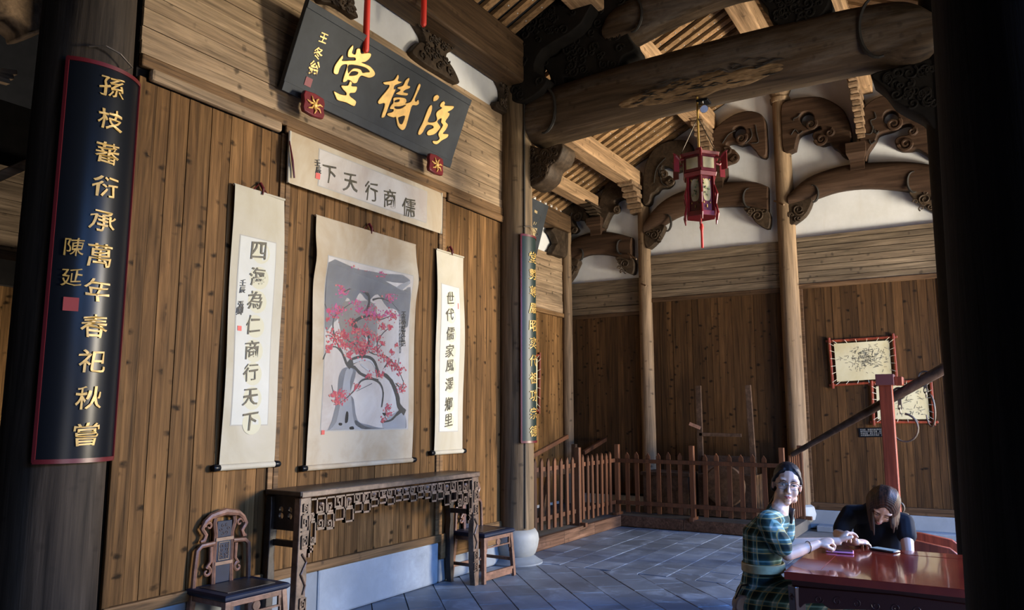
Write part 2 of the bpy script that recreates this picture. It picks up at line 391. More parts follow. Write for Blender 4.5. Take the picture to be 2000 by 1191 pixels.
# shell
def wallbox(name, *b, mat=None): return struct(MB().box(*b).build(name, mat or M_plaster))
wall_right = struct(MB().add([(XG, -3.2, 0), (XG, 7.6, 0), (XG, 7.6, ROOF(7.6)), (XG, 2.2, 7.1), (XG, -3.2, ROOF(-3.2)), (XG+.3, -3.2, 0), (XG+.3, 7.6, 0), (XG+.3, 7.6, ROOF(7.6)), (XG+.3, 2.2, 7.1), (XG+.3, -3.2, ROOF(-3.2))],
    [(0, 1, 2, 3, 4), (9, 8, 7, 6, 5), (0, 5, 6, 1), (1, 6, 7, 2), (2, 7, 8, 3), (3, 8, 9, 4), (4, 9, 5, 0)]).build('wall_right', M_plaster))
wall_left = wallbox('wall_left', -3.3, -3.0, -3.2, 8, 0, 7.1, mat=M_dark)
wall_back = wallbox('wall_back', 7.6, XG, YB, YB+.2, 0, 5.2)
# side gable planks
def vplanks(parent, mat, plane, a, b, z0, z1, off, wdt=.105, th=.02, jit=.02, skip=None):
    """vertical planks filling [a, b] on a wall plane; plane 'x' or 'y'"""
    p = a
    while p < b-1e-3:
        q = min(b, p+wdt+random.uniform(-jit, jit))
        if b-q < wdt*.4: q = b
        d = random.uniform(0, .006); mb = MB(); g = .0008 if random.random() < .7 else .0022
        if plane == 'y': mb.box(-(q-p)/2+g, (q-p)/2-g, -th/2, th/2, z0, z1); loc = ((p+q)/2, off-d, 0)
        else: mb.box(-th/2, th/2, -(q-p)/2+g, (q-p)/2-g, z0, z1); loc = (off-d, (p+q)/2, 0)
        o = mb.build('plank', mat, parent, bevel=0); o.location = loc; p = q
def hplanks(parent, mat, plane, a, b, zs, off, th=.022):
    for z0, z1 in zip(zs[:-1], zs[1:]):
        d = random.uniform(0, .012); g = .002 if plane == 'y' else .0045; zc = (z0+z1)/2
        mb = MB()
        if plane == 'y': mb.box(a, b, -th/2, th/2, -(z1-z0)/2+g, (z1-z0)/2-g); loc = (0, off-d, zc)
        else: mb.box(-th/2, th/2, a, b, -(z1-z0)/2+g, (z1-z0)/2-g); loc = (off-d, 0, zc)
        o = mb.build('plank', mat, parent); o.location = loc
C1, C2, C3 = 4.62, 2.33, 0.02    # gable column rows
MB().box(XG-.02, XG-.002, -.3, YB, .3, 3.86).build('backing', M_dark, wall_right)
MB().box(XG-.02, XG-.002, -.3, C1, 3.8, 4.20).build('backing', M_dark, wall_right)
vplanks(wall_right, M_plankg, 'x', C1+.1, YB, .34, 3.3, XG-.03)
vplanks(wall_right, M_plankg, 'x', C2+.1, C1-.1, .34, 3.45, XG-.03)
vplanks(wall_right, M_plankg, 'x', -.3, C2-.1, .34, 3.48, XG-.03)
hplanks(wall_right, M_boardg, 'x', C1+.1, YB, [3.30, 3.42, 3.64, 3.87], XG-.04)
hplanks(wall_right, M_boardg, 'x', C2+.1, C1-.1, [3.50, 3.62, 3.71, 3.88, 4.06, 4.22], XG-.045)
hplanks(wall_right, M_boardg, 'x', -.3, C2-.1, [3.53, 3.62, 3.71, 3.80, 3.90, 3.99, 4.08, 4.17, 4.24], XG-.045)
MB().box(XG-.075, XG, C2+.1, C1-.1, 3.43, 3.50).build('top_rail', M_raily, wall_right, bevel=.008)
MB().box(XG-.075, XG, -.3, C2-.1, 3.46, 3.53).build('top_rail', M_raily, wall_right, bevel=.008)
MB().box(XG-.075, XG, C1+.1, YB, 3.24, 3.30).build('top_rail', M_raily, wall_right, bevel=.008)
MB().box(XG-.085, XG, -.3, C2-.1, .26, .36).build('bottom_rail', M_raily, wall_right, bevel=.01)
MB().box(XG-.10, XG, -2.8, C2-.1, 0, .26).build('stone_plinth', M_plinth, wall_right, bevel=.01)
MB().box(XG-.35, XG, -2.8, C2-.25, -.01, .07).build('stone_ledge', M_plinth, wall_right, bevel=.01)
for y in (C2-.14, .35): MB().box(XG-.06, XG, y-.04, y+.04, .36, 3.46).build('stile', M_raily, wall_right, bevel=.006)
# back wall of the side bay
vplanks(wall_back, M_plank, 'y', 7.9, XG-.25, .2, 3.25, YB-.03, wdt=.16)
hplanks(wall_back, M_board, 'y', 7.9, XG-.3, [3.32, 3.43, 3.53, 3.66, 3.79, 3.91, 4.05, 4.17, 4.30], YB-.04)
MB().box(7.9, XG-.28, YB-.09, YB-.01, 3.25, 3.32).build('top_rail', M_rail, wall_back, bevel=.008)

# screen wall
XL, XR = 2.84, 7.45
wall_screen = struct(MB().box(XL, XR+.1, YW+.012, YW+.10, .0, 5.5).build('wall_screen', M_dark))
zt = 3.79
seams = [XL, 4.11, 6.20, XR]
for a, b in zip(seams[:-1], seams[1:]): vplanks(wall_screen, M_plank, 'y', a+.05, b-.05, .44, zt, YW, wdt=.09, jit=.022)
hz = [3.965, 4.06, 4.16, 4.29, 4.40, 4.53, 4.64, 4.76, 4.88, 5.0, 5.12]
hplanks(wall_screen, M_board, 'y', XL, XR, hz, YW-.01)
MB().box(XL, XR, YW-.045, YW, 3.875, 3.965).build('frieze_rail', M_rail, wall_screen, bevel=.012)
MB().box(XL+.06, 4.02, YW-.075, YW-.02, zt, 3.875).build('moulding', M_board, wall_screen, bevel=.02)
MB().box(6.26, XR, YW-.06, YW-.02, zt, 3.875).build('moulding', M_rail, wall_screen, bevel=.02)
MB().box(4.08, 6.24, YW-.05, YW-.02, zt+.02, 3.88).build('moulding', M_rail, wall_screen, bevel=.02)
for s_ in (XL+.025, 4.085, 4.14, 6.175, 6.23, XR-.03):
    MB().box(s_-.025, s_+.025, YW-.03, YW, .44, zt+.02).build('stile', M_rail if 4 < s_ < 6.3 else M_plank, wall_screen, bevel=.006)
MB().box(XL, 6.23, YW-.05, YW, .385, .455).build('bottom_rail', M_rail, wall_screen, bevel=.008)
MB().box(6.23, XR, YW-.04, YW, .22, .455).build('bottom_rail', M_rail, wall_screen, bevel=.008)
mb = MB(); mb.box(XL-.3, 4.62, YW-.02, YW+.05, 0, .383); mb.build('plinth_stone', M_plinth, wall_screen, bevel=.015)
MB().box(4.626, 6.22, YW-.02, YW+.05, 0, .383).build('plinth_stone', M_plinth, wall_screen, bevel=.02)
MB().box(6.23, XR-.05, YW-.015, YW+.05, 0, .22).build('plinth_stone', M_plinth, wall_screen, bevel=.02)
# plaster band and its carved struts
MB().box(XL, XR, YW-.005, YW+.02, 5.12, 5.5).build('plaster_band', M_plaster, wall_screen)

def carve_curl(mb, c, r0, turns, wdt, ax, off, start=0, sgn=1, n=22, zs=1):
    """a spiral ridge; ax 'x': drawn in (y,z) at x=off, ax 'y': drawn in (x,z) at y=off"""
    pts = []
    for i in range(n+1):
        t = i/n; a = start+sgn*t*turns*2*PI; r = r0*(1-.82*t); u = c[0]+r*math.cos(a); v = c[1]+r*math.sin(a)*zs
        pts.append((off, u, v) if ax == 'x' else (u, off, v))
    mb.tube(pts, [wdt*(1-.5*i/n) for i in range(n+1)], 6)
def plate(polys, ax, a, b, bevel=.01, smooth=0):
    """extrude outlines given in (u, z) between a and b along axis ax"""
    P = [[(p[0], p[1]) for p in (smooth_poly([(q[0], q[1], 0) for q in poly], smooth) if smooth else poly)] for poly in polys]
    me = curve_mesh(P, abs(b-a), bevel); m = (a+b)/2
    fn = (lambda c: (m+c.z, c.x, c.y)) if ax == 'x' else (lambda c: (c.x, m+c.z, c.y))
    return map_mesh(me, fn)
def ypts(pts): return [(W(*p).x, W(*p).z) for p in pts]
def gpts(pts, x=XG): return [(G(*p, x).y, G(*p, x).z) for p in pts]

def inside(pts, cx, cz):
    ins = False; n = len(pts); j = n-1
    for i in range(n):
        if (pts[i][1] > cz) != (pts[j][1] > cz) and cx < (pts[j][0]-pts[i][0])*(cz-pts[i][1])/(pts[j][1]-pts[i][1])+pts[i][0]: ins = not ins
        j = i
    return ins
def inside_r(pts, cx, cz, r): return all(inside(pts, cx+dx*r, cz+dz*r) for dx, dz in ((1, 0), (-1, 0), (0, 1), (0, -1), (0, 0)))
def fretwork(name, polypx, mat, label=None, parent=None, seed=0, y=YW):
    pts = [(W(*p, y).x, W(*p, y).z) for p in polypx]
    o = obj(name, plate([pts], 'y', y-.10, y-.01, .008, 3), mat, parent)
    xs = [p[0] for p in pts]; zs = [p[1] for p in pts]; rnd = random.Random(seed); mb = MB()
    for _ in range(60):
        cx = rnd.uniform(min(xs)+.06, max(xs)-.06); cz = rnd.uniform(min(zs)+.06, max(zs)-.06)
        ins = False; n = len(pts); j = n-1
        for i in range(n):
            if (pts[i][1] > cz) != (pts[j][1] > cz) and cx < (pts[j][0]-pts[i][0])*(cz-pts[i][1])/(pts[j][1]-pts[i][1])+pts[i][0]: ins = not ins
            j = i
        if ins: carve_curl(mb, (cx, cz), rnd.uniform(.022, .045), 1.2, .010, 'y', y-.106-rnd.uniform(0,.012), rnd.uniform(0, 6), rnd.choice((-1, 1)))
    if mb.v: mb.build('relief_scrolls', mat, o)['kind'] = 'stuff'
    return o
t = tag(fretwork('carved_strut', crop(600, 0, 4.9625, [(935, 110), (960, 190), (1020, 290), (1070, 380), (1065, 440), (1025, 430), (970, 480), (950, 540), (1070, 640), (1200, 720), (1395, 830), (1375, 740), (1330, 660), (1280, 590), (1285, 540), (1350, 510), (1390, 460), (1380, 400), (1310, 380), (1200, 310), (1120, 270), (1010, 190)]), M_carve, seed=3), 'dark carved scrollwork strut above the middle of the gold-lettered board', 'bracket')
tag(fretwork('carved_strut', crop(600, 0, 4.9625, [(60, -60), (60, 40), (170, 60), (270, 110), (400, 200), (410, 170), (370, 100), (320, 20), (300, -60)]), M_carve, seed=5), 'dark carved scrollwork strut above the upper left corner of the gold-lettered board', 'bracket')
tag(fretwork('carved_strut', crop(600, 0, 4.9625, [(1760, 700), (1790, 780), (1835, 880), (1830, 990), (1770, 1000), (1770, 1060), (1860, 1110), (1990, 1180), (1990, 860), (1880, 760)]), M_carve, seed=6), 'dark carved bracket at the right end of the plaster band beside the inner column', 'bracket')

# long squared beam above the screen
bm_ = MB().box(2.2, 7.9, 4.28, 4.58, 5.43, 5.96).build('lintel_beam', M_beamx, bevel=.03)
tag(bm_, 'long squared dark brown beam running above the screen and its plaster band', 'beam')

# purlins
def purlin(y, z0, x0, x1, label, mat=None, w_=.27, h=.29):
    o = MB().box(x0, x1, y-w_/2, y+w_/2, z0, z0+h).build('purlin', mat or M_purlin, bevel=.015)
    tag(o, label, 'beam'); return o
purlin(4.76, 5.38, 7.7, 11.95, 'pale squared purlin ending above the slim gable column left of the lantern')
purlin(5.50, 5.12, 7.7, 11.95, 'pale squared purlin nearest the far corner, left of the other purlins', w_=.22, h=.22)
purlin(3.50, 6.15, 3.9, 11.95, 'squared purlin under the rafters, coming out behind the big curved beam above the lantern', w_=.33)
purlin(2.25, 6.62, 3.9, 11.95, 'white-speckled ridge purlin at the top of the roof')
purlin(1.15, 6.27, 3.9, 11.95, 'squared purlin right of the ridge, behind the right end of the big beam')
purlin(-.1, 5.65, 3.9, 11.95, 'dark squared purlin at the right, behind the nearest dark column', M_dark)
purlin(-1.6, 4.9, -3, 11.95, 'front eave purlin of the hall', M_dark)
# ---------------------------------------------------------------- columns
def column(c, r, z1, mat, label, r_top=None, base=True, n=40, z0=0, drum=None):
    t = thing('column', label, 'column', (c[0], c[1], 0)); rt = r_top or r*.86
    prof = []
    zb = .36 if base else z0
    for i in range(13):
        k = i/12; prof.append((r*(1-k)+rt*k+.012*r*math.sin(k*PI)*2, zb+(z1-zb)*k))
    mb = MB(); mb.lathe(prof, n=n)
    for i, v in enumerate(mb.v):
        x_, y_, z_ = v; rr = math.hypot(x_, y_)
        if rr > 1e-4:
            a = math.atan2(y_, x_); f = 1+.012*noise.noise(Vector((math.cos(a)*2, math.sin(a)*2, z_*.5))); mb.v[i] = (x_*f, y_*f, z_)
    mb.build('shaft', mat, t, True)
    if base:
        d = drum or r*1.18
        MB().lathe([(d*.78, .075), (d*.9, .10), (d*1.0, .17), (d*1.06, .25), (d*1.02, .31), (d*.9, .355), (d*.8, .365)], n=n).build('stone_drum', M_drum, t, True)
        MB().lathe([(d*1.22, 0), (d*1.22, .015), (d*1.16, .02), (d*1.0, .045), (d*.82, .078), (d*.7, .08)], n=n).build('stone_disc', M_plinth, t, True)
    return t
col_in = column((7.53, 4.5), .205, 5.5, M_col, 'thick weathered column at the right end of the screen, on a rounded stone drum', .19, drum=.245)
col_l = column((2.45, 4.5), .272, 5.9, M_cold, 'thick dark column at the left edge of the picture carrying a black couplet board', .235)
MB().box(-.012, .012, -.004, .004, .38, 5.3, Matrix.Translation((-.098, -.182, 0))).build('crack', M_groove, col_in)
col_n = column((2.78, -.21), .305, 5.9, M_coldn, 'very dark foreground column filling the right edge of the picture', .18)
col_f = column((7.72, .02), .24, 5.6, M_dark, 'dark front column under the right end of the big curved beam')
def gcol(y, r, z1, label, rt, z0=.15):
    t = column((XG-.06, y), r, z1, M_colg, label, rt, base=False, n=28, z0=z0); return t
g1 = gcol(C1, .115, 5.05, 'slim pale gable column left of the hanging lantern', .10)
g2 = gcol(C2, .145, 6.55, 'tall slim gable column right of the hanging lantern', .12)
MB().lathe([(.13, .07), (.2, .12), (.22, .2), (.19, .3), (.14, .33)], n=24).build('stone_drum', M_drum, g2, True)
MB().lathe([(.14, 6.40), (.15, 6.42), (.15, 6.47), (.125, 6.49), (.17, 6.6), (.17, 6.66)], n=24).build('capital', M_colg, g2, True)
g3 = column((XG-.22, YB-.10), .095, 5.0, M_colg, 'slender corner column where the back wall meets the gable', .085, base=False, n=24, z0=.15)
gcol(.02, .15, 5.6, 'dark gable column mostly hidden behind the nearest column', .13)
for t_, (pa, pb) in ((g2, ((1512, 392), (1531, 400))), (g1, ((1226, 494), (1243, 506))), (g1, ((1250, 553), (1262, 558)))):
    a = G(*pa, XG-.2); b = G(*pb, XG-.35); o_ = t_.location
    MB().tube([a-o_, b-o_], .014, 8).build('peg', M_carvel, t_, True)

# ---------------------------------------------------------------- curved moon beams
def moonbeam(name, ax_x, top, bot, th, mat, label, seg=4, ends=True, relief=True):
    """top / bot: (y, z) polylines with the same count; rounded cross-section, thickness th along x"""
    T = smooth_poly([(p[0], p[1], 0) for p in top], seg, False); B = smooth_poly([(p[0], p[1], 0) for p in bot], seg, False)
    n = 20; vs = []; k = len(T)
    for a, b in zip(T, B):
        for j in range(n):
            an = 2*PI*j/n; cx, cz = math.cos(an), math.sin(an)
            e = .72; sx = math.copysign(abs(cx)**e, cx); sz = math.copysign(abs(cz)**e, cz)
            c = (a+b)/2; h = (a-b).length/2
            vs.append((ax_x+sx*th/2, c.x+(a.x-b.x)/2*sz, c.y+(a.y-b.y)/2*sz))
    fs = [(i*n+j, (i+1)*n+j, (i+1)*n+(j+1) % n, i*n+(j+1) % n) for i in range(k-1) for j in range(n)]
    fs += [tuple(range(n)), tuple(range((k-1)*n, k*n))[::-1]]
    o = MB().add(vs, fs).build(name, mat, None, True, angle=60)
    bm = bmesh.new(); bm.from_mesh(o.data); bmesh.ops.recalc_face_normals(bm, faces=bm.faces); bm.to_mesh(o.data); bm.free()
    tag(o, label, 'beam')
    return o
def hook(o, ypx, ax_x, flip, size, mat=M_groove, wd=.012):
    """the carved crescent near a moon beam's end"""
    mb = MB(); pts = []
    for i in range(15):
        a = R(-100+200*i/14); pts.append((ax_x, ypx[0]+flip*math.cos(a)*size*.55, ypx[1]+math.sin(a)*size))
    mb.tube(pts, [wd*(.4+.6*math.sin(PI*min(1, (i+1)/14))) for i in range(15)], 6); mb.build('carved_crescent', mat, o)
# gable beams
def gb(top, bot, label, hooks):
    o = moonbeam('moon_beam', XG-.09, gpts(top), gpts(bot), .26, M_moon, label)
    for (p, f, s_) in hooks: q = G(*p, XG-.22); hook(o, (q.y, q.z), XG-.222, f, s_, M_groove, .02)
    return o
gb([(1107, 492), (1130, 468), (1160, 458), (1200, 456), (1240, 466)], [(1107, 515), (1135, 508), (1160, 500), (1200, 502), (1240, 515)], 'short curved beam in the far corner bay of the gable', [((1133, 497), -1, .10), ((1212, 482), 1, .12)])
gb([(1266, 438), (1290, 405), (1330, 380), (1400, 362), (1470, 358), (1504, 368)], [(1266, 460), (1300, 443), (1335, 424), (1400, 409), (1460, 408), (1504, 418)], 'curved beam on the gable behind the hanging lantern', [((1302, 435), -1, .14), ((1462, 386), 1, .15)])
gb([(1545, 385), (1580, 352), (1640, 330), (1700, 322), (1770, 320), (1830, 328)], [(1545, 405), (1590, 394), (1640, 378), (1700, 372), (1770, 378), (1830, 392)], 'curved beam on the gable right of the tall slim column', [((1588, 378), -1, .13), ((1785, 355), 1, .15)])
# carved corner brackets under them
def corner(pts, seed, label):
    P = gpts(pts); o = obj('corner_bracket', plate([P], 'x', XG-.17, XG-.01, .008, 3), M_carve); tag(o, label, 'bracket')
    rnd = random.Random(seed); mb = MB(); cy = sum(p[0] for p in P)/len(P); cz = sum(p[1] for p in P)/len(P)
    sz = min(max(p[0] for p in P)-min(p[0] for p in P), max(p[1] for p in P)-min(p[1] for p in P))
    carve_curl(mb, (cy, cz+.02), sz*.26, 1.6, .014, 'x', XG-.178, rnd.uniform(0, 6)); 
    for i in range(5):
        a = rnd.uniform(0, 6.28); carve_curl(mb, (cy+math.cos(a)*sz*.36, cz+math.sin(a)*sz*.36), sz*.12, 1.1, .011, 'x', XG-.178, a)
    mb.build('relief_scrolls', M_carve, o); return o
corner([(1107, 510), (1137, 510), (1132, 528), (1125, 543), (1110, 556)], 1, 'carved bracket under the left end of the far corner beam')
corner([(1210, 505), (1243, 508), (1243, 537), (1229, 533), (1219, 520)], 2, 'carved bracket with a spiral under the right end of the far corner beam')
corner([(1268, 455), (1303, 443), (1297, 463), (1286, 478), (1270, 488)], 3, 'carved bracket under the left end of the beam behind the lantern')
corner([(1458, 410), (1504, 414), (1506, 449), (1484, 441), (1472, 427)], 4, 'carved bracket under the right end of the beam behind the lantern')
corner([(1546, 398), (1588, 390), (1581, 418), (1562, 436), (1546, 441)], 5, 'square fretwork bracket right of the tall slim column')
corner([(1778, 378), (1829, 382), (1830, 418), (1812, 411), (1792, 398)], 6, 'carved bracket under the right end of the right gable beam')
# cloud brackets (curling arch pieces)
def cloud(polys, curls, grooves, label, mat=M_moon):
    P = [gpts(p) for p in polys]; o = obj('cloud_bracket', plate(P, 'x', XG-.20, XG-.01, .015, 3), mat); tag(o, label, 'bracket')
    mb = MB()
    for (p, r_, st, sg) in curls: q = G(*p, XG-.20); carve_curl(mb, (q.y, q.z), r_, 1.5, .028, 'x', XG-.205, st, sg)
    if mb.v: mb.build('curl', mat, o, True)
    mg = MB()
    for gr in grooves:
        pts = smooth_poly([(XG-.207, *gpts([p], XG-.205)[0]) for p in gr], 4, False); mg.tube(pts, .009, 5)
    if mg.v: mg.build('groove', M_groove, o)['kind'] = 'stuff'
    return o
cB = lambda pts: crop(1240, 180, 3.504, pts); cC = lambda pts: crop(1520, 160, 3.969, pts); cA = lambda pts: crop(1090, 340, 3.97, pts)
def circ(c, r, n=14): return [(c[0]+r*math.cos(2*PI*i/n), c[1]+r*math.sin(2*PI*i/n)) for i in range(n)]
cloud([cB([(85, 780), (85, 640), (100, 520), (150, 420), (220, 370), (310, 350), (400, 370), (410, 500), (310, 560), (270, 540), (230, 525), (195, 545), (190, 590), (230, 600), (265, 590), (282, 625), (245, 665), (195, 670), (170, 700), (140, 720), (125, 775)])],
      [(cB([(200, 565)])[0], .06, 1, 1), (cB([(245, 610)])[0], .07, 0, -1)], [cB([(185, 500), (175, 560), (185, 620), (220, 640)]), cB([(130, 620), (150, 520), (210, 450)])], 'curling cloud bracket left of the lantern', M_carve)
cloud([cB([(512, 440), (522, 370), (560, 290), (620, 230), (700, 180), (790, 155), (870, 170), (905, 210), (915, 300), (918, 452), (870, 458), (850, 430), (820, 400), (790, 372), (740, 382), (690, 366), (655, 372), (650, 400), (700, 415), (722, 450), (700, 488), (640, 510), (605, 540), (590, 572), (530, 600), (510, 520)]), cB(circ((735, 302), 46))],
      [(cB([(728, 318)])[0], .09, 2.5, 1), (cB([(630, 405)])[0], .07, 1, 1), (cB([(685, 450)])[0], .06, 0, -1)], [cB([(790, 250), (800, 300), (760, 345), (700, 345)]), cB([(825, 225), (835, 290), (845, 340), (800, 350)]), cB([(600, 350), (640, 290), (690, 262)])], 'big curling cloud bracket between the lantern and the tall slim column')
cloud([cC([(45, 215), (120, 170), (230, 150), (340, 150), (440, 190), (520, 250), (560, 330), (580, 450), (558, 600), (510, 590), (480, 555), (440, 530), (410, 500), (350, 512), (300, 480), (282, 445), (300, 415), (350, 400), (330, 370), (270, 400), (190, 430), (165, 470), (150, 540), (140, 552), (62, 568), (45, 400)]), cC(circ((240, 315), 54))],
      [(cC([(255, 330)])[0], .08, 2.5, 1), (cC([(335, 445)])[0], .09, 0, -1), (cC([(400, 395)])[0], .06, 2, 1)], [cC([(170, 245), (150, 270), (120, 285), (120, 300)]), cC([(100, 410), (130, 370), (160, 400), (190, 380)])], 'curling cloud bracket just right of the tall slim column')
cloud([cC([(648, 330), (660, 270), (700, 205), (780, 155), (870, 138), (980, 145), (1210, 150), (1215, 600), (1150, 582), (1080, 545), (1040, 552), (960, 552), (920, 520), (915, 480), (950, 450), (1015, 440), (1045, 400), (1035, 358), (980, 360), (900, 398), (795, 430), (772, 470), (740, 520), (708, 570), (690, 640), (645, 540)]), cC(circ((882, 310), 58))],
      [(cC([(895, 325)])[0], .10, 2.5, 1), (cC([(990, 480)])[0], .10, 0, -1), (cC([(1040, 385)])[0], .06, 2, 1)], [cC([(745, 235), (755, 280), (715, 300), (730, 350), (745, 395)]), cC([(660, 400), (720, 400), (735, 340)]), cC([(780, 380), (760, 400), (750, 370)]), cC([(705, 450), (720, 480), (760, 455)])], 'curling cloud bracket at the right of the gable beside the foreground column')
cloud([cA([(45, 480), (48, 290), (80, 255), (150, 235), (220, 255), (265, 330), (292, 405), (250, 400), (230, 372), (150, 366), (155, 400), (178, 440), (150, 468), (112, 470), (92, 520), (66, 562), (48, 560)])],
      [(cA([(150, 330)])[0], .09, 2, 1), (cA([(130, 430)])[0], .05, 0, -1)], [cA([(105, 300), (90, 370), (100, 430)])], 'small curling cloud bracket in the far corner of the gable', M_carve)
cloud([cA([(350, 260), (400, 110), (480, 70), (560, 110), (605, 205), (520, 205), (472, 232), (495, 265), (482, 305), (440, 316), (420, 345), (400, 390), (380, 432), (345, 385)])],
      [(cA([(460, 280)])[0], .07, 2, -1)], [], 'dark curling cloud bracket left of the slim pale gable column', M_carve)
# blocks and stepped brackets carrying the purlins
def block(pts, label, d=.30):
    P = gpts(pts); ys = [p[0] for p in P]; zs = [p[1] for p in P]; y0, y1, z0, z1 = min(ys), max(ys), min(zs), max(zs); yc = (y0+y1)/2; hw = (y1-y0)/2; h = z1-z0
    mb = MB(); prof = [(.72, 0), (.72, .3), (.78, .42), (1, .6), (1, 1)]
    for (a, b), (c_, d_) in zip(prof[:-1], prof[1:]):
        if d_-b < 1e-6: continue
        vs = [(XG-d*f-.02, yc-hw*f, z0+h*g) if s1 < 0 and s2 < 0 else (XG-d*f-.02 if s1 < 0 else XG, yc+s2*hw*f, z0+h*g) for f, g in ((a, b), (c_, d_)) for s1, s2 in ((-1, -1), (1, -1), (1, 1), (-1, 1))]
        mb.add(vs, [(3, 2, 1, 0), (4, 5, 6, 7), (0, 1, 5, 4), (1, 2, 6, 5), (2, 3, 7, 6), (3, 0, 4, 7)])
    o = mb.build('bearing_block', M_moon); tag(o, label, 'bracket'); return o, yc, z1
def stepped(y, z0, z1, L, label, mat=M_carvel, wd=.17, n=9):
    """stepped bracket in the x-z plane under a purlin, seen almost edge on"""
    t = thing('stepped_bracket', label, 'bracket', (XG, y, z0))
    prev = None
    for i in range(n):
        k0, k1 = i/n, (i+1)/n; x0 = -.10-L*k0**1.3; x1 = -.10-L*k1**1.3; zz0 = (z1-z0)*k0; zz1 = (z1-z0)*k1
        MB().box(x1-.02, 0, -wd/2*(.8+.2*(i % 2)), wd/2*(.8+.2*(i % 2)), zz0+.006, zz1-.004).build('step', mat, t, bevel=.006)
    return t
o, yc, zc = block([(1657, 293), (1698, 336)], 'bell-shaped wooden block in the middle of the right gable beam'); stepped(1.2, zc-.05, 6.28, .75, 'stepped pale bracket rising from the middle of the right gable beam', n=13, wd=.13)
o, yc2, zc2 = block([(1385, 335), (1425, 372)], 'wooden block on the gable beam behind the lantern'); stepped(3.45, zc2-.02, 6.19, .7, 'stepped pale bracket right behind the lantern, under a purlin', n=11, wd=.2)
o, yc3, zc3 = block([(1160, 434), (1188, 462)], 'small wooden block on the far corner gable beam'); stepped(yc3, zc3-.02, 5.15, .6, 'stepped carved bracket in the far corner under the nearest purlin', M_carve, .2, 7)
stepped(4.72, 4.95, 5.40, .5, 'stepped carved bracket on top of the slim column left of the lantern', M_carvel, .26, 6)

# the big curved beam
X1 = 7.72
mbig = moonbeam('great_moon_beam', X1, [(4.42, 5.15), (4.25, 5.38), (3.9, 5.42), (3.0, 5.47), (2.1, 5.49), (1.2, 5.48), (.5, 5.44), (.25, 5.36), (.1, 5.2)],
    [(4.42, 4.86), (4.25, 4.74), (3.95, 4.78), (3.0, 4.84), (2.1, 4.86), (1.2, 4.86), (.6, 4.84), (.3, 4.72), (.1, 4.80)], .58, M_beam, 'huge weathered curved beam spanning the upper right of the picture')
hook(mbig, (4.06, 5.07), X1-.285, -1, .27, M_groove, .022); hook(mbig, (.55, 5.14), X1-.285, 1, .30, M_groove, .022)
# rotted patch low on its face
def beam_surface(o, y, an, lift):
    """point on the great beam: an = angle round the section, measured from its -x side downwards"""
    zt_ = np.interp(y, [.1, .5, 1.2, 2.1, 3.0, 3.9, 4.25], [5.2, 5.44, 5.48, 5.49, 5.47, 5.42, 5.38]); zb_ = np.interp(y, [.1, .3, .6, 1.2, 2.1, 3.0, 3.95, 4.25], [4.8, 4.72, 4.84, 4.86, 4.86, 4.84, 4.78, 4.74])
    e = .72; cx = -abs(math.cos(an))**e; cz = -abs(math.sin(an))**e*(1 if an > 0 else -1); zc = (zt_+zb_)/2; h = (zt_-zb_)/2
    return Vector((X1+cx*(.29+lift), y, zc+cz*(h+lift)))
rnd = random.Random(4); ny_, na_ = 90, 16; vs = []; 
for i in range(ny_+1):
    k = i/ny_; y = 3.15-1.75*k; wdt = math.sin(math.pi*k)**.5
    top_ = .55-.42*wdt*(.75+.35*noise.noise(Vector((k*9, 0, 2)))); bo_ = .60+.62*wdt*(.8+.3*noise.noise(Vector((k*7, 3, 2))))
    for j in range(na_+1):
        an = top_+(bo_-top_)*j/na_; edge = min(1, min(j, na_-j)/2, min(i, ny_-i)/3)
        li = -.004+edge*(.010+.014*noise.noise(Vector((y*5, an*9, 1)))+.010*noise.noise(Vector((y*16, an*22, 5))))
        vs.append(beam_surface(None, y, an, li))
fs = [(i*(na_+1)+j, i*(na_+1)+j+1, (i+1)*(na_+1)+j+1, (i+1)*(na_+1)+j) for i in range(ny_) for j in range(na_)]
MB().add(vs, fs).build('rotted_patch', wood('rotted_wood', (.20, .125, .062), 'Y', .8, .1, .3, .9, .6, gs=1.3), mbig, True, angle=180)
mb = MB(); rnd = random.Random(11)
for i in range(46):
    y = rnd.uniform(1.55, 3.05); an0 = rnd.uniform(.15, .75); L = rnd.uniform(.05, .18)
    mb.tube([beam_surface(None, y, an0, .012), beam_surface(None, y-L*.5, an0+rnd.uniform(-.06, .06), .015), beam_surface(None, y-L, an0+rnd.uniform(-.05, .05), .012)], [.002, .007, .002], 5)
cr = mb.build('rot_cracks', M_groove, mbig); cr['kind'] = 'stuff'
# carved brackets below its ends
def xbr(pts, x0, x1, label, seed, mat=M_carve):
    o = obj('carved_beam_bracket', plate([[(p[0], p[1]) for p in pts]], 'x', x0, x1, .015, 3), mat); tag(o, label, 'bracket')
    rnd = random.Random(seed); mb = MB(); ys = [p[0] for p in pts]; zs = [p[1] for p in pts]
    for i in range(90):
        c_ = (rnd.uniform(min(ys), max(ys)), rnd.uniform(min(zs), max(zs))); r_ = rnd.uniform(.03, .07)
        if inside_r(pts, *c_, r_*.9): carve_curl(mb, c_, r_, 1.2, .014, 'x', x0-.004, rnd.uniform(0, 6), rnd.choice((-1, 1)), 16)
    if mb.v: mb.build('relief_scrolls', mat, o)['kind'] = 'stuff'; return o
BB = lambda pts: [(on('x', 7.55, *p).y, on('x', 7.55, *p).z) for p in pts]
xbr(BB([(1022, 285), (1060, 290), (1098, 280), (1092, 310), (1075, 325), (1068, 345), (1045, 362), (1026, 355)]), 7.55, 7.88, 'dark carved bracket under the left end of the big curved beam', 2)
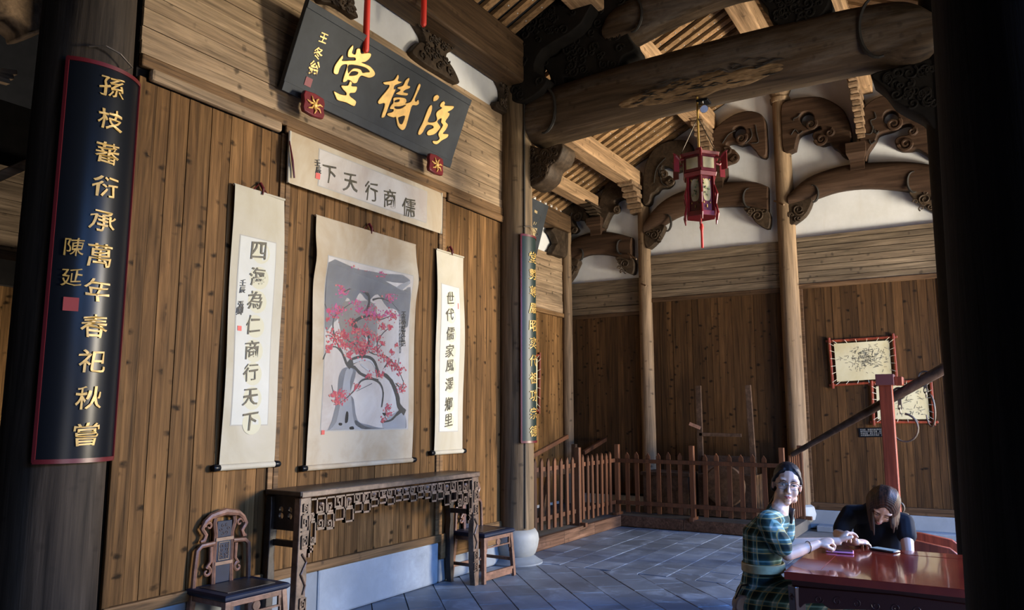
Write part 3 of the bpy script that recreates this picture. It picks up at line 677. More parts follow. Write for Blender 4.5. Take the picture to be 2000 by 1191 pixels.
xbr(BB([(1700, 145), (1760, 130), (1835, 120), (1835, 250), (1800, 225), (1770, 210), (1745, 195), (1725, 170)]), 7.55, 7.88, 'dark carved bracket under the right end of the big curved beam', 3, M_dark)
# upper beam and what carries it
mup = moonbeam('upper_moon_beam', X1, [(3.35, 5.98), (3.2, 6.2), (2.6, 6.34), (1.9, 6.40), (1.2, 6.34), (.9, 6.09)], [(3.35, 5.80), (3.2, 5.70), (2.6, 5.84), (1.9, 5.93), (1.3, 5.83), (.9, 5.70)], .42, M_beam, 'second curved beam above the big one, cut by the top edge')
hook(mup, (2.98, 5.97), X1-.215, -1, .2, M_groove, .018)
xbr(BB([(1065, 205), (1040, 175), (1075, 155), (1060, 120), (1100, 100), (1095, 60), (1140, 40), (1150, -20), (1230, -20), (1225, 60), (1240, 95), (1215, 110), (1200, 140), (1150, 160), (1100, 150), (1110, 185)]), 7.55, 7.9, 'black carved bracket stack between the big beam and the upper beam', 4, M_dark)
xbr(BB([(1010, 200), (1005, 130), (1030, 60), (1090, 10), (1110, -30), (1180, -30), (1150, 60), (1075, 110), (1060, 150), (1085, 165), (1070, 190), (1035, 210)]), 7.35, 7.62, 'black curling bracket above the left end of the big beam', 5, M_dark)
xbr(BB([(1480, -10), (1560, -10), (1620, -10), (1610, 30), (1560, 60), (1510, 45), (1500, 20)]), 7.5, 7.85, 'black carved block above the right half of the big beam', 6, M_dark)

# raised platform of the side bay
plat = thing('platform', 'raised grey platform edged with brown boards carrying the picket fence', 'platform', (9.5, 5.2, 0))
I = Matrix.Translation((-9.5, -5.2, 0))
P_ = plain('platform_top_worn', (.07, .065, .06), .7, nz=.3, ns=3)
MB().box(8.0, XG, 4.64, YB, 0, .145).xf(I).build('deck', P_, plat)
MB().box(10.76, XG, 2.2, 4.64, 0, .145).xf(I).build('deck', P_, plat)
x = 8.0
while x < 10.7:
    MB().box(x, min(x+.9, 10.72)-.004, 4.60, 4.66, 0, .15).xf(I).build('edge_board', wood('edge_wood_%d' % int(x*10), (.10, .055, .035), 'X', .5, .2, .3, .4) if x == 8.0 else bpy.data.materials['edge_wood_80'], plat, bevel=.006); x += .9
y = 4.62
while y > 2.3:
    MB().box(10.70, 10.76, max(y-.95, 2.22)+.004, y, 0, .15).xf(I).build('edge_board', bpy.data.materials['edge_wood_80'], plat, bevel=.006); y -= .95
# ================================================================== OBJECTS
# ---------------------------------------------------------------- gold-lettered board
PB, PT = Vector((0, 4.50, 4.115)), Vector((0, 4.235, 4.79))   # bottom and top edge lines of its face
bv = (PT-PB); bh = bv.length; bu = bv.normalized(); bn = Vector((1, 0, 0)).cross(bu)   # outward normal (towards -y)
if bn.y > 0: bn = -bn
bx0, bx1 = 3.965, 6.215
board = thing('hall_name_board', 'large grey lacquered board with three big gold characters, leaning out high above the scrolls', 'sign board', (bx0, 4.5, 4.115))
def bpt(x, h, out=0): return Vector((x, PB.y, PB.z)) + bu*h + bn*out
def blocal(v): return Vector(v)-Vector((bx0, 4.5, 4.115))
def slab(x0, x1, h0, h1, o0, o1): 
    vs = [blocal(bpt(x, h, o)) for o in (o0, o1) for h in (h0, h1) for x in (x0, x1)]
    return MB().add(vs, [(0, 1, 3, 2), (4, 6, 7, 5), (0, 4, 5, 1), (2, 3, 7, 6), (0, 2, 6, 4), (1, 5, 7, 3)])
slab(bx0, bx1, 0, bh, -.045, -.001).build('panel', M_slate, board, bevel=.004)
for a, b, c_, d in ((bx0, bx1, 0, .075), (bx0, bx1, bh-.06, bh)): slab(a, b, c_, d, -.001, .006).build('edge_strip', M_slate, board, bevel=.003)
KB = lambda pts: crop(640, 80, 5.4154, pts)
def bproj(p):
    q = onplane(p[0], p[1], PB, bn); return (q.x, (q-PB).dot(bu))
def gold(polys, name='gold_character', mat=None, out=.0):
    P = [[(p.x, p.y) for p in smooth_poly([(*bproj(q), 0) for q in poly], 3)] for poly in polys]
    me = curve_mesh(P, .012, .003); map_mesh(me, lambda c: blocal(bpt(c.x, c.y, .004+out+c.z)))
    o = obj(name, me, mat or M_gold, board); return o
chars = [
 [KB([(55, 330), (65, 270), (105, 205), (150, 150), (155, 180), (145, 208), (230, 205), (285, 202), (280, 175), (215, 170), (205, 140), (215, 95), (258, 45), (262, 80), (250, 125), (285, 140), (300, 85), (335, 82), (345, 132), (400, 125), (445, 130), (450, 155), (430, 190), (390, 220), (350, 226), (430, 260), (480, 310), (494, 350), (470, 378), (430, 388), (385, 375), (350, 366), (325, 388), (300, 440), (262, 445), (240, 422), (205, 410), (190, 426), (155, 433), (160, 390), (180, 330), (200, 252), (150, 252), (120, 290), (102, 345), (75, 350)]),
  KB([(215, 252), (330, 262), (400, 285), (438, 325), (400, 330), (362, 335), (345, 305), (310, 290), (258, 292), (215, 335), (207, 328)]), KB([(250, 322), (290, 320), (316, 335), (290, 360), (222, 366), (226, 345)])],
 [KB([(228, 425), (250, 440), (245, 475), (298, 480), (300, 510), (280, 545), (228, 550), (228, 582), (288, 630), (290, 660), (268, 688), (190, 650), (100, 625), (75, 580), (58, 530), (120, 560), (185, 572), (188, 545), (155, 510), (138, 470), (205, 470)])],
 [KB([(580, 438), (640, 425), (698, 410), (735, 355), (745, 385), (735, 420), (780, 432), (748, 450), (702, 470), (692, 508), (712, 510), (690, 560), (650, 655), (600, 790), (578, 808), (562, 795), (600, 662), (540, 666), (525, 640), (560, 590), (618, 520), (648, 468), (600, 460)])],
 [KB([(735, 488), (790, 470), (815, 420), (850, 388), (856, 410), (836, 465), (865, 478), (855, 500), (815, 515), (792, 540), (840, 552), (830, 575), (760, 570), (715, 555), (765, 520), (735, 502)])],
 [KB([(690, 602), (740, 594), (812, 604), (826, 640), (812, 660), (860, 648), (880, 630), (915, 560), (955, 458), (975, 462), (964, 505), (915, 612), (928, 642), (950, 620), (958, 660), (930, 680), (887, 682), (860, 762), (822, 900), (795, 938), (765, 934), (732, 890), (715, 805), (690, 808), (632, 790), (625, 765), (678, 750), (690, 722), (652, 716), (664, 680), (688, 650)]),
  KB([(705, 628), (752, 616), (745, 640), (702, 646)]), KB([(700, 692), (760, 690), (825, 672), (770, 712), (712, 715)]), KB([(738, 812), (760, 800), (795, 790), (810, 800), (785, 870), (765, 878), (748, 860)])],
 [KB([(1110, 622), (1120, 585), (1152, 568), (1172, 592), (1150, 625), (1116, 637)])],
 [KB([(1088, 675), (1098, 700), (1085, 765), (1052, 850), (1112, 858), (1150, 832), (1140, 772), (1162, 735), (1203, 708), (1182, 690), (1190, 660), (1220, 636), (1234, 658), (1232, 682), (1325, 688), (1310, 722), (1262, 750), (1282, 765), (1270, 800), (1238, 850), (1265, 885), (1240, 940), (1212, 978), (1268, 985), (1255, 1020), (1200, 1050), (1150, 1090), (1115, 1082), (1105, 1056), (1150, 1055), (1178, 1030), (1163, 990), (1180, 945), (1213, 890), (1193, 860), (1196, 815), (1152, 850), (1185, 905), (1165, 942), (1120, 985), (1060, 998), (1042, 975), (1062, 942), (1112, 918), (1100, 892), (1042, 890), (1000, 962), (972, 990), (950, 985), (960, 940), (1000, 860), (1030, 782), (1060, 708)])],
]
for c_ in chars:
    a = gold(c_)
# dark outline behind the characters is the carved edge: a slightly larger dark copy
def grow(poly, k=2.4):
    n = len(poly); A = sum(poly[i][0]*poly[(i+1) % n][1]-poly[(i+1) % n][0]*poly[i][1] for i in range(n)); s_ = 1 if A > 0 else -1; out = []
    for i in range(n):
        p, q = Vector(poly[i-1]), Vector(poly[(i+1) % n]); d = (q-p).normalized(); out.append((poly[i][0]+s_*d.y*k/5.4, poly[i][1]-s_*d.x*k/5.4))
    return out
for c_ in chars:
    gold([grow(c_[0], 5)], 'carved_edge', M_groove, -.005)
def board_glyph(ch, px, py, hgt, mat, seed):
    me = brushy(glyph(ch, .012, .1), seed, .1, .04); cx, ch_ = bproj((px, py))
    map_mesh(me, lambda c: blocal(bpt(cx+c.x*hgt*.95, ch_+c.y*hgt, .003+c.z*.02))); obj('signature_character', me, mat, board)
board_glyph('王', 631, 74, .085, M_gold, 1); board_glyph('冬', 621, 104, .095, M_gold, 2); board_glyph('翁', 612, 134, .12, M_gold, 3)
q = bproj((602, 160)); slab(q[0]-.035, q[0]+.035, q[1]-.035, q[1]+.035, .0, .004).build('seal', plain('seal_dark', (.20, .03, .035), .6), board)

# red hanging cords, red-gold shelf blocks
def cord(name, top, bot, r, label, mat=None):
    o = MB().tube([top, ((top[0]+bot[0])/2+.004, top[1], (top[2]+bot[2])/2), bot, (bot[0], bot[1], bot[2]-.02)], [r, r, r*1.1, r*.6], 10).build(name, mat or M_redcloth, None, True)
    return tag(o, label, 'cord')
q = onplane(709, 100, PB, bn); cord('hanging_rope', (q.x, q.y-.03, 5.98), (q.x, q.y-.03, q.z), .026, 'thick red cloth cord hanging in front of the gold-lettered board')
q = on('y', 4.2, 827, 48); cord('hanging_rope', (q.x, q.y, 6.0), (q.x, q.y, q.z), .026, 'red cloth cord ending above the upper edge of the gold-lettered board')
def holder(px, py, label, s_=.1):
    q = on('y', 4.42, px, py); t = thing('shelf_block', label, 'bracket', (q.x, 4.6, q.z), group='carved blocks under the board')
    MB().lathe([(s_*.62, -.17), (s_*.75, -.12), (s_*.80, -.04), (s_*1.0, 0), (s_*1.0, .02)], n=18, M=Matrix.Rotation(R(90), 4, 'X')).build('block', M_lant, t, True)
    b = [(x, z) for x, z in ((-s_, -s_*.8), (s_, -s_*.8), (s_*1.05, 0), (s_, s_*.9), (-s_, s_*.9), (-s_*1.05, 0))]
    me = plate([b], 'y', -.21, -.17, .006, 2); f = obj('carved_face', me, M_lant, t)
    mb = MB()
    for i in range(7):
        a = 2*PI*i/7; mb.tube([(math.cos(a)*s_*.2, -.215, math.sin(a)*s_*.2), (math.cos(a+.4)*s_*.5, -.22, math.sin(a+.4)*s_*.45), (math.cos(a+.2)*s_*.85, -.215, math.sin(a+.2)*s_*.72)], [.008, .009, .004], 6)
    mb.ell((0, -.22, 0), (.022, .012, .022)); mb.build('gold_relief', M_gold, f)
    return t
holder(609, 207, 'red and gold carved block under the left end of the big board'); holder(848, 323, 'red and gold carved block under the right end of the big board')

# ---------------------------------------------------------------- brush strokes written as flat ribbons (for scroll writing)
def flat_text(chars_, place, out, mat, name, parent, ext=.02, bold=.012, shear=.13, amt=.035, seed0=0, sx=1.0):
    """chars_ : text; place(i) -> (u, z, height); out: function (u, z, d) -> world point"""
    ms = []
    for i, ch in enumerate(chars_):
        u0, z0, h = place(i); me = brushy(glyph(ch, bold, ext), seed0+i, shear, amt)
        map_mesh(me, lambda c: out(u0+c.x*h*sx, z0+c.y*h, c.z*.06+.002)); ms.append(me)
    if name == 'characters':
        for m_ in ms: obj('character', m_, mat, parent)
        return
    me = join(ms, name); me.materials.append(mat)
    return obj(name, me, None, parent)

def scroll(name, x0, x1, z0, z1, label, mount, paper, inner, cat='scroll', y=YW-.045, wave=.012, cordx=None, rod=True, bulge=0):
    t = thing(name, label, cat, (x0, YW, z0)); L = lambda v: (v[0]-x0, v[1]-YW, v[2]-z0)
    nx, nz = 6, 40; vs = []; rnd = random.Random(int(x0*100))
    ph = rnd.uniform(0, 6)
    yo = lambda u, k: y - wave*math.sin(k*9+ph+u*2)*(.4+.6*k) - .012*math.sin(k*PI) - bulge*math.exp(-((k-.83)/.07)**2)*abs(u-.5)*2
    def sheet(ax0, ax1, az0, az1, off, m_, nm, th=.0015):
        vs = []; n_x, n_z = 8, 48
        for s_ in (0, 1):
            for j in range(n_z+1):
                for i in range(n_x+1):
                    xx = ax0+(ax1-ax0)*i/n_x; zz = az0+(az1-az0)*j/n_z
                    vs.append(L((xx, yo((xx-x0)/(x1-x0), (zz-z0)/(z1-z0))-off+s_*th, zz)))
        N = (n_x+1)*(n_z+1); fs = []
        for j in range(n_z):
            for i in range(n_x):
                a = j*(n_x+1)+i; fs.append((a, a+1, a+n_x+2, a+n_x+1)); fs.append((N+a+n_x+1, N+a+n_x+2, N+a+1, N+a))
        for j in range(n_z):
            a = j*(n_x+1); fs.append((a, a+n_x+1, N+a+n_x+1, N+a)); a += n_x; fs.append((a+n_x+1, a, N+a, N+a+n_x+1))
        return MB().add(vs, fs).build(nm, m_, t, True, angle=60)
    sheet(x0, x1, z0, z1, 0, mount, 'mount')
    a0, a1, b0, b1 = inner
    sheet(a0-.008, a1+.008, b0-.008, b1+.008, .001, M_line, 'border_line')
    sheet(a0, a1, b0, b1, .0022, paper, 'paper')
    if rod:
        MB().tube([L((x0, y, z0)), L((x1, y, z0))], .022, 14).build('roller', mount, t, True)
        for a, b in ((x0-.055, x0), (x1, x1+.055)): MB().tube([L((a, y, z0)), L((a+.01, y, z0)), L((b-.01, y, z0)), L((b, y, z0))], [.022, .026, .024, .02], 12).build('roller_knob', M_black, t, True)
        MB().tube([L((x0, y+.005, z1)), L((x1, y+.005, z1))], .010, 8).build('top_rod', mount, t, True)
        cx = (x0+x1)/2 if cordx is None else cordx
        MB().tube([L((cx-.07, y, z1)), L((cx, YW-.03, z1+.07)), L((cx+.07, y, z1))], .005, 5).build('hanging_cord', M_redrim, t)
        MB().tube([L((cx, YW-.035, z1+.075)), L((cx+.02, YW-.05, z1+.03)), L((cx+.01, YW-.06, z1-.02))], [.012, .014, .005], 6).build('cord_knot', M_redrim, t)
    out = lambda u, z, d: Vector(L((u, yo((u-x0)/(x1-x0), (z-z0)/(z1-z0))-.0035-d, z)))
    return t, out
M_line = plain('mount_line', (.35, .33, .28), .8)
SX = lambda px, py: (W(px, py, YW-.05).x, W(px, py, YW-.05).z)
# left calligraphy scroll
tA, oA = scroll('calligraphy_scroll', 3.615, 4.10, 1.235, 3.27, 'tall narrow calligraphy scroll, the left one, with eight characters and a red seal', M_silk, M_paper, (3.685, 4.01, 1.53, 2.90))
posA = [(503, 490), (501, 540), (498, 586), (494, 634), (491, 682), (488, 727), (487, 775), (486, 823)]
ptsA = [SX(*p) for p in posA]
MB().box(0, 0, 0, 0, 0, 0)
def halo(t, out, pts, r):
    mb = MB()
    for u, z in pts:
        n = 18; vs = [out(u+.02+r*math.cos(2*PI*i/n), z-.01+r*math.sin(2*PI*i/n), -.001) for i in range(n)]; mb.add(vs, [tuple(range(n))[::-1]])
    mb.build('gold_wash', plain('gold_wash_%d' % len(MATS), (.50, .47, .33), .8), t)
halo(tA, oA, ptsA, .085)
flat_text('四海為仁商行天下', lambda i: (*ptsA[i], .135), oA, M_inkg, 'characters', tA, amt=.04, bold=.006)
flat_text('壬辰張卿', lambda i: (*[SX(474, 552), SX(473, 566), SX(470, 594), SX(468, 607)][i], [.05, .05, .05, .06][i]), oA, M_ink, 'signature', tA, seed0=30)
def seal(t, out, u, z, s_): 
    vs = [out(u+a*s_, z+b*s_, .001) for a, b in ((-.5, -.5), (.5, -.5), (.5, .5), (-.5, .5))]; MB().add(vs, [(0, 1, 2, 3)]).build('seal', M_seal, t)
seal(tA, oA, *SX(467, 641), .036)
# right calligraphy scroll
tC, oC = scroll('calligraphy_scroll', 6.085, 6.565, 1.235, 3.245, 'tall narrow calligraphy scroll, the right one, nearest the inner column', M_silk, M_paper, (6.155, 6.475, 1.44, 2.90))
posC = [(878, 582), (877, 617), (878, 650), (878, 683), (879, 715), (877, 755), (876, 788), (876, 823)]
posC = [(x, y) for x, y in [(877, 582), (876, 614), (877, 651), (877, 685), (878, 713), (877, 750), (876, 788), (875, 820)]]
ptsC = [SX(*p) for p in posC]; halo(tC, oC, ptsC, .08)
flat_text('世代儒家風澤鄉里', lambda i: (*ptsC[i], .13), oC, M_inkg, 'characters', tC, amt=.04, bold=.004, seed0=11)
u, z = SX(893, 598); MB().add([oC(u+a*.006, z+b*.03, .001) for a, b in ((-1, -1), (1, -1), (1, 1), (-1, 1))], [(0, 1, 2, 3)]).build('seal', M_seal, tC)
# plum painting
tB, oB = scroll('painting_scroll', 4.43, 5.745, 1.185, 3.22, 'large hanging scroll painting of a blossoming pink plum tree, in the middle', M_silk2, M_papers, (4.565, 5.66, 1.475, 2.90), bulge=.03)
KP = lambda pts: [SX(600+x/3.218, 500+y/3.218) for x, y in pts]
def blob(poly, name, mat, d=.0005):
    P = [(p.x, p.y) for p in smooth_poly([(*q, 0) for q in KP(poly)], 3)]
    P = [(min(max(a, 4.567), 5.658), min(max(b, 1.477), 2.898)) for a, b in P]
    me = curve_mesh([P], .0002); map_mesh(me, lambda c: oB(c.x, c.y, d)); return obj(name, me, mat, tB)
def ink_wash(name, a, b, ns=5): return _paper(name, a, b)
M_w1 = ink_wash('ink_wash_grey', (.29, .285, .275), (.40, .39, .37)); M_w2 = ink_wash('ink_wash_pale', (.36, .34, .31), (.45, .43, .39)); M_w3 = ink_wash('ink_wash_snow', (.53, .52, .49), (.60, .59, .57)); M_w4 = ink_wash('ink_wash_dark', (.12, .12, .11), (.33, .31, .28))
blob([(112, 40), (300, 80), (460, 110), (626, 152), (630, 440), (590, 400), (560, 340), (500, 320), (440, 240), (380, 280), (330, 230), (290, 300), (250, 260), (200, 380), (160, 420), (106, 450)], 'sky_wash', M_w1)
blob([(150, 55), (185, 65), (260, 110), (320, 170), (340, 210), (290, 200), (230, 150), (185, 110)], 'snow_peak', M_w3, .0008)
blob([(620, 160), (560, 190), (520, 235), (540, 250), (590, 210), (625, 175)], 'snow_peak', M_w3, .0008)
blob([(200, 300), (330, 280), (420, 300), (440, 420), (420, 560), (330, 620), (240, 560), (200, 430)], 'mist', M_papers)
blob([(230, 700), (190, 760), (180, 900), (150, 1040), (135, 1110), (300, 1110), (420, 1085), (500, 1115), (610, 1115), (608, 1000), (540, 1060), (470, 1080), (380, 1060), (310, 1030), (285, 900), (262, 860), (300, 720)], 'rock_wash', M_w1)
blob([(240, 710), (280, 715), (260, 790), (270, 900), (290, 1040), (340, 1075), (420, 1110), (150, 1118), (180, 1040), (205, 900), (220, 780)], 'waterfall', M_w3, .0008)
blob([(470, 1040), (520, 1000), (560, 975), (608, 985), (608, 1110), (560, 1115), (480, 1090)], 'snow_rock', M_w3, .0009)
blob([(300, 1030), (360, 1070), (440, 1085), (500, 1112), (440, 1118), (360, 1095), (300, 1060)], 'rock_edge', M_w4, .001)
for c_ in ([(238, 980), (252, 985), (250, 1040), (232, 1045)], [(195, 1048), (215, 1050), (212, 1064), (195, 1062)], [(262, 1075), (285, 1070), (290, 1088), (266, 1090)], [(465, 985), (490, 990), (480, 1005)]): blob(c_, 'rock_hollow', M_ink, .0014)
def stroke(pts, w0, w1=None, mat=M_ink, d=.0016, name='branch'):
    P = smooth_poly([(*q, 0) for q in KP(pts)], 4, False); n = len(P); vs = []
    for i, p in enumerate(P):
        dr = (P[min(i+1, n-1)]-P[max(i-1, 0)]).normalized(); nn = Vector((-dr.y, dr.x, 0)); k = i/(n-1); w_ = (w0*(1-k)+(w1 if w1 is not None else w0*.3)*k)*(1+.25*noise.noise(p*30))
        vs += [p+nn*w_/2, p-nn*w_/2]
    return [oB(v.x, v.y, d) for v in vs], [(2*i, 2*i+1, 2*i+3, 2*i+2) for i in range(n-1)]
BR = [([(608, 985), (570, 940), (560, 880), (530, 800), (500, 760), (470, 740)], .060, .03), ([(460, 1045), (520, 1030), (560, 990), (600, 960)], .01, .04),
 ([(245, 695), (280, 660), (340, 640), (400, 650), (430, 700), (440, 760)], .065, .03), ([(250, 690), (290, 700), (330, 740), (400, 770), (450, 800), (470, 860), (460, 950)], .03, .015),
 ([(360, 360), (385, 310), (385, 250), (350, 210), (300, 205), (270, 160), (300, 140)], .035, .01), ([(385, 250), (330, 210), (270, 205), (210, 240)], .02, .006), ([(410, 275), (450, 265), (490, 275), (530, 295)], .018, .005),
 ([(290, 420), (330, 390), (390, 375), (430, 370), (450, 400), (500, 385)], .03, .006), ([(300, 400), (290, 430), (310, 460)], .07, .05), ([(350, 480), (380, 520), (360, 580), (340, 640)], .05, .05),
 ([(245, 690), (220, 620), (170, 570), (120, 590), (92, 650)], .018, .006), ([(240, 680), (210, 600), (180, 540), (160, 460), (170, 380), (240, 320), (290, 290)], .02, .004), ([(180, 540), (140, 500), (110, 500)], .010, .004), ([(160, 380), (130, 350), (110, 300)], .010, .004),
 ([(440, 780), (380, 770), (330, 785), (300, 830), (240, 890), (180, 935)], .022, .006), ([(400, 800), (340, 830), (300, 850)], .006, .003), ([(200, 900), (160, 860), (145, 810)], .008, .004),
 ([(480, 700), (520, 660), (560, 700), (575, 640)], .012, .004), ([(470, 620), (520, 650), (570, 720), (600, 790)], .014, .005), ([(440, 600), (440, 540), (480, 480), (520, 450)], .012, .004), ([(430, 600), (470, 555), (490, 550)], .008, .004), ([(380, 600), (430, 620), (450, 600)], .012, .004),
 ([(340, 640), (300, 560), (250, 530), (220, 480)], .016, .005), ([(310, 560), (310, 500), (330, 450)], .012, .004), ([(530, 295), (560, 330), (575, 345)], .005, .003), ([(490, 275), (505, 230), (505, 180)], .008, .003), ([(385, 215), (410, 150), (470, 120)], .008, .003), ([(500, 385), (540, 370), (560, 360)], .006, .003), ([(550, 800), (590, 830), (600, 780)], .012, .005), ([(500, 1040), (480, 990), (520, 940)], .008, .004)]
mb = MB()
for b in BR: mb.add(*stroke(*b))
mb.build('plum_branches', M_ink, tB)
mbw = MB()
for b in ([(280, 665), (340, 648), (395, 660), (420, 700)], .03, .01), ([(360, 490), (372, 530), (352, 580)], .02, .02), ([(330, 680), (380, 720), (420, 740)], .02, .01): mbw.add(*stroke(*b, d=.002))
mbw.build('branch_highlight', M_w2, tB)
rnd = random.Random(5); cols = [('blossom_magenta', (.42, .07, .17)), ('blossom_red', (.42, .045, .065)), ('blossom_coral', (.50, .15, .11))]
MBL = [MB(), MB(), MB()]
clusters = [(300, 130, 40), (370, 120, 30), (380, 190, 35), (200, 180, 20), (220, 230, 25), (170, 360, 35), (200, 330, 25), (320, 330, 25), (310, 290, 15), (400, 350, 35), (400, 370, 40), (510, 240, 25), (520, 270, 18), (505, 360, 20), (540, 380, 20), (170, 500, 40), (210, 520, 35), (240, 500, 25), (270, 420, 20), (130, 575, 18), (120, 600, 12), (310, 600, 45), (330, 590, 30), (360, 560, 25), (420, 520, 25), (430, 590, 25), (470, 550, 12), (470, 630, 20), (500, 660, 28), (540, 690, 28), (575, 720, 22), (590, 830, 25), (380, 750, 20), (440, 740, 20), (300, 820, 15), (190, 890, 35), (210, 870, 25), (160, 870, 15), (180, 920, 12), (500, 950, 18), (505, 990, 15), (470, 1030, 12), (480, 440, 20), (520, 450, 12), (300, 470, 25), (350, 470, 25), (130, 340, 10), (120, 400, 12), (450, 120, 15), (410, 150, 15), (250, 620, 15), (420, 130, 12), (560, 560, 8), (530, 600, 10), (470, 120, 10), (330, 540, 30), (230, 560, 20), (385, 480, 20), (450, 380, 20)]
for cx, cy, s_ in clusters:
    for _ in range(int(8+s_*1.5)):
        x_, y_ = rnd.gauss(cx, s_*.75), rnd.gauss(cy, s_*.6)
        u, z = KP([(x_, y_)])[0]
        if not (4.58 < u < 5.65 and 1.49 < z < 2.885): continue
        r_ = rnd.uniform(.003, .0095); k = 0 if y_ < 380 and rnd.random() < .65 else (2 if rnd.random() < .3 else 1); a0 = rnd.random()*6
        MBL[k].add([oB(u+r_*(1+.25*(i % 2))*math.cos(a0+i*PI/3), z+r_*(1+.25*(i % 2))*math.sin(a0+i*PI/3), .0022) for i in range(6)], [(0, 1, 2, 3, 4, 5)])
for m_, (n_, c_) in zip(MBL, cols):
    o = m_.build('blossoms', plain(n_, c_, .7), tB); o['kind'] = 'stuff'
flat_text('不畏雪飄枝紅艷', lambda i: (*KP([(602, 368+i*30)])[0], .062), oB, M_ink, 'inscription', tB, seed0=50)
flat_text('壬辰年冬月於滋樹堂寫意', lambda i: (*KP([(582, 380+i*22)])[0], .03), oB, M_w4, 'small_inscription', tB, seed0=60)
seal(tB, oB, *KP([(98, 1108)])[0], .035)
# horizontal scroll
tH, oH = scroll('horizontal_scroll', 4.085, 6.10, 3.40, 3.82, 'wide horizontal calligraphy scroll of four large characters and one more, right under the pale boards', M_silk2, M_papers, (4.40, 5.84, 3.46, 3.765), y=YW-.085, rod=False, wave=.006)
tH['label'] = 'wide horizontal calligraphy scroll with stained paper, hanging under the gold-lettered board'
SH = lambda px, py: (W(px, py, YW-.09).x, W(px, py, YW-.09).z)
flat_text('下天行商儒', lambda i: (*[SH(642, 341), SH(683, 357), SH(724, 374), SH(760, 387), SH(797, 405)][i], [.16, .18, .17, .18, .19][i]), oH, M_inkg, 'characters', tH, amt=.035, bold=.006, seed0=21, sx=1.0)
flat_text('壬辰', lambda i: (*[SH(619, 318), SH(620, 333)][i], .06), oH, M_ink, 'signature', tH, seed0=40); seal(tH, oH, *SH(619, 344), .05)
for x_, s_ in ((4.085, 1), (6.10, -1)): MB().tube([(x_-4.085, -.085, 0), (x_-4.085, -.085, .42)], .012, 8).build('end_rod', M_silk, tH, True)
q = SH(566, 315); MB().tube([(q[0]-4.085-.02, -.1, q[1]-3.4+.16), (q[0]-4.085, -.12, q[1]-3.4), (q[0]-4.085+.035, -.11, q[1]-3.4-.13)], [.004, .01, .007], 6).build('cord', M_redrim, tH)

# ---------------------------------------------------------------- couplet boards wrapped round the columns
def couplet(c, Rp, a0, a1, z0, z1, text, label, mat, face=-90, th=.018, sig=None, hgt=.19, tz0=None, tz1=None, tilt=0):
    t = thing('couplet_board', label, 'sign board', (c[0], c[1], z0)); n = 18; H = z1-z0
    def arc(r0, r1, b0, b1, zz0, zz1, nm, m_, nseg=n, par=t):
        vs = []; 
        for z in (zz0, zz1):
            for r_ in (r0, r1):
                for i in range(nseg+1):
                    a = R(face+b0+(b1-b0)*i/nseg); vs.append((r_*math.cos(a), r_*math.sin(a), z))
        k = nseg+1; fs = []
        for i in range(nseg):
            fs += [(i, i+1, k*2+i+1, k*2+i)[::-1], (k+i, k+i+1, k*3+i+1, k*3+i), (i, i+1, k+i+1, k+i), (2*k+i, 2*k+i+1, 3*k+i+1, 3*k+i)[::-1]]
        fs += [(0, k, 3*k, 2*k), (k-1, 2*k-1, 4*k-1, 3*k-1)[::-1]]
        return MB().add(vs, fs).build(nm, m_, par, True, angle=50)
    arc(Rp, Rp+th, a0, a1, 0, H, 'panel', mat)
    dw = math.degrees(.011/Rp)
    arc(Rp-.004, Rp+th+.008, a0-dw*.4, a0+dw, -.01, H+.01, 'rim', M_redrim, 2); arc(Rp-.004, Rp+th+.008, a1-dw, a1+dw*.4, -.01, H+.01, 'rim', M_redrim, 2)
    arc(Rp-.004, Rp+th+.008, a0, a1, -.018, .006, 'rim', M_redrim); arc(Rp-.004, Rp+th+.008, a0, a1, H-.006, H+.018, 'rim', M_redrim)
    Ro = Rp+th+.002
    out = lambda u, z, d: Vector(((Ro+d*2)*math.cos(R(face)+u/Ro), (Ro+d*2)*math.sin(R(face)+u/Ro), z-z0))
    n_ = len(text); tz0 = tz0 or z0+.12; tz1 = tz1 or z1-.14
    for i, ch in enumerate(text):
        me = brushy(glyph(ch, .007, .03), 70+i, .05, .035); zc = tz1-(tz1-tz0)*i/(n_-1)
        map_mesh(me, lambda c_: out(c_.x*hgt, zc+c_.y*hgt*.85, .001+c_.z*.06)); obj('gold_character', me, M_goldd, t)
    if sig:
        for ch, u_, z_, h_ in sig:
            if ch == '#':
                vs = [out(u_+a*h_/2, z_+b*h_/2, .001) for a, b in ((-1, -1), (1, -1), (1, 1), (-1, 1))]; MB().add(vs, [(0, 1, 2, 3)]).build('seal', plain('seal_dull', (.22, .02, .015), .6), t); continue
            me = brushy(glyph(ch, .0, .03), 90, .05, .03); map_mesh(me, lambda c_: out(u_+c_.x*h_, z_+c_.y*h_, .001+c_.z*.05)); obj('signature_character', me, M_goldd, t)
    # iron hook and wire above
    MB().tube([(.05, -Rp+.01, H+.0), (.10, -Rp-.03, H+.05), (.02, -Rp-.035, H+.10), (-.06, -Rp-.02, H+.12), (-.13, -Rp+.03, H+.10)], .006, 6).build('wire', M_iron, t)
    return t
zc1 = on('y', 4.24, 216, 175).z; zc2 = on('y', 4.24, 163, 848).z
couplet((2.45, 4.5), .283, -47, 47, 1.36, 3.60, '孫枝蕃衍承萬年春祀秋嘗', 'black couplet board with gold characters wrapped round the thick column at the left edge', M_black, sig=[('陳', -.135, 2.52, .10), ('延', -.135, 2.35, .10), ('#', -.13, 2.20, .075)], hgt=.15, tz0=zc2, tz1=zc1)
zd1 = on('y', 4.27, 1032, 500).z; zd2 = on('y', 4.27, 1033, 842).z
couplet((7.53, 4.5), .218, -44, 50, 1.31, 3.62, '堂勢尊嚴昭奕代祖功宗德', 'black-green couplet board with gold characters on the column right of the screen', M_blackg, hgt=.15, tz0=zd2, tz1=zd1)

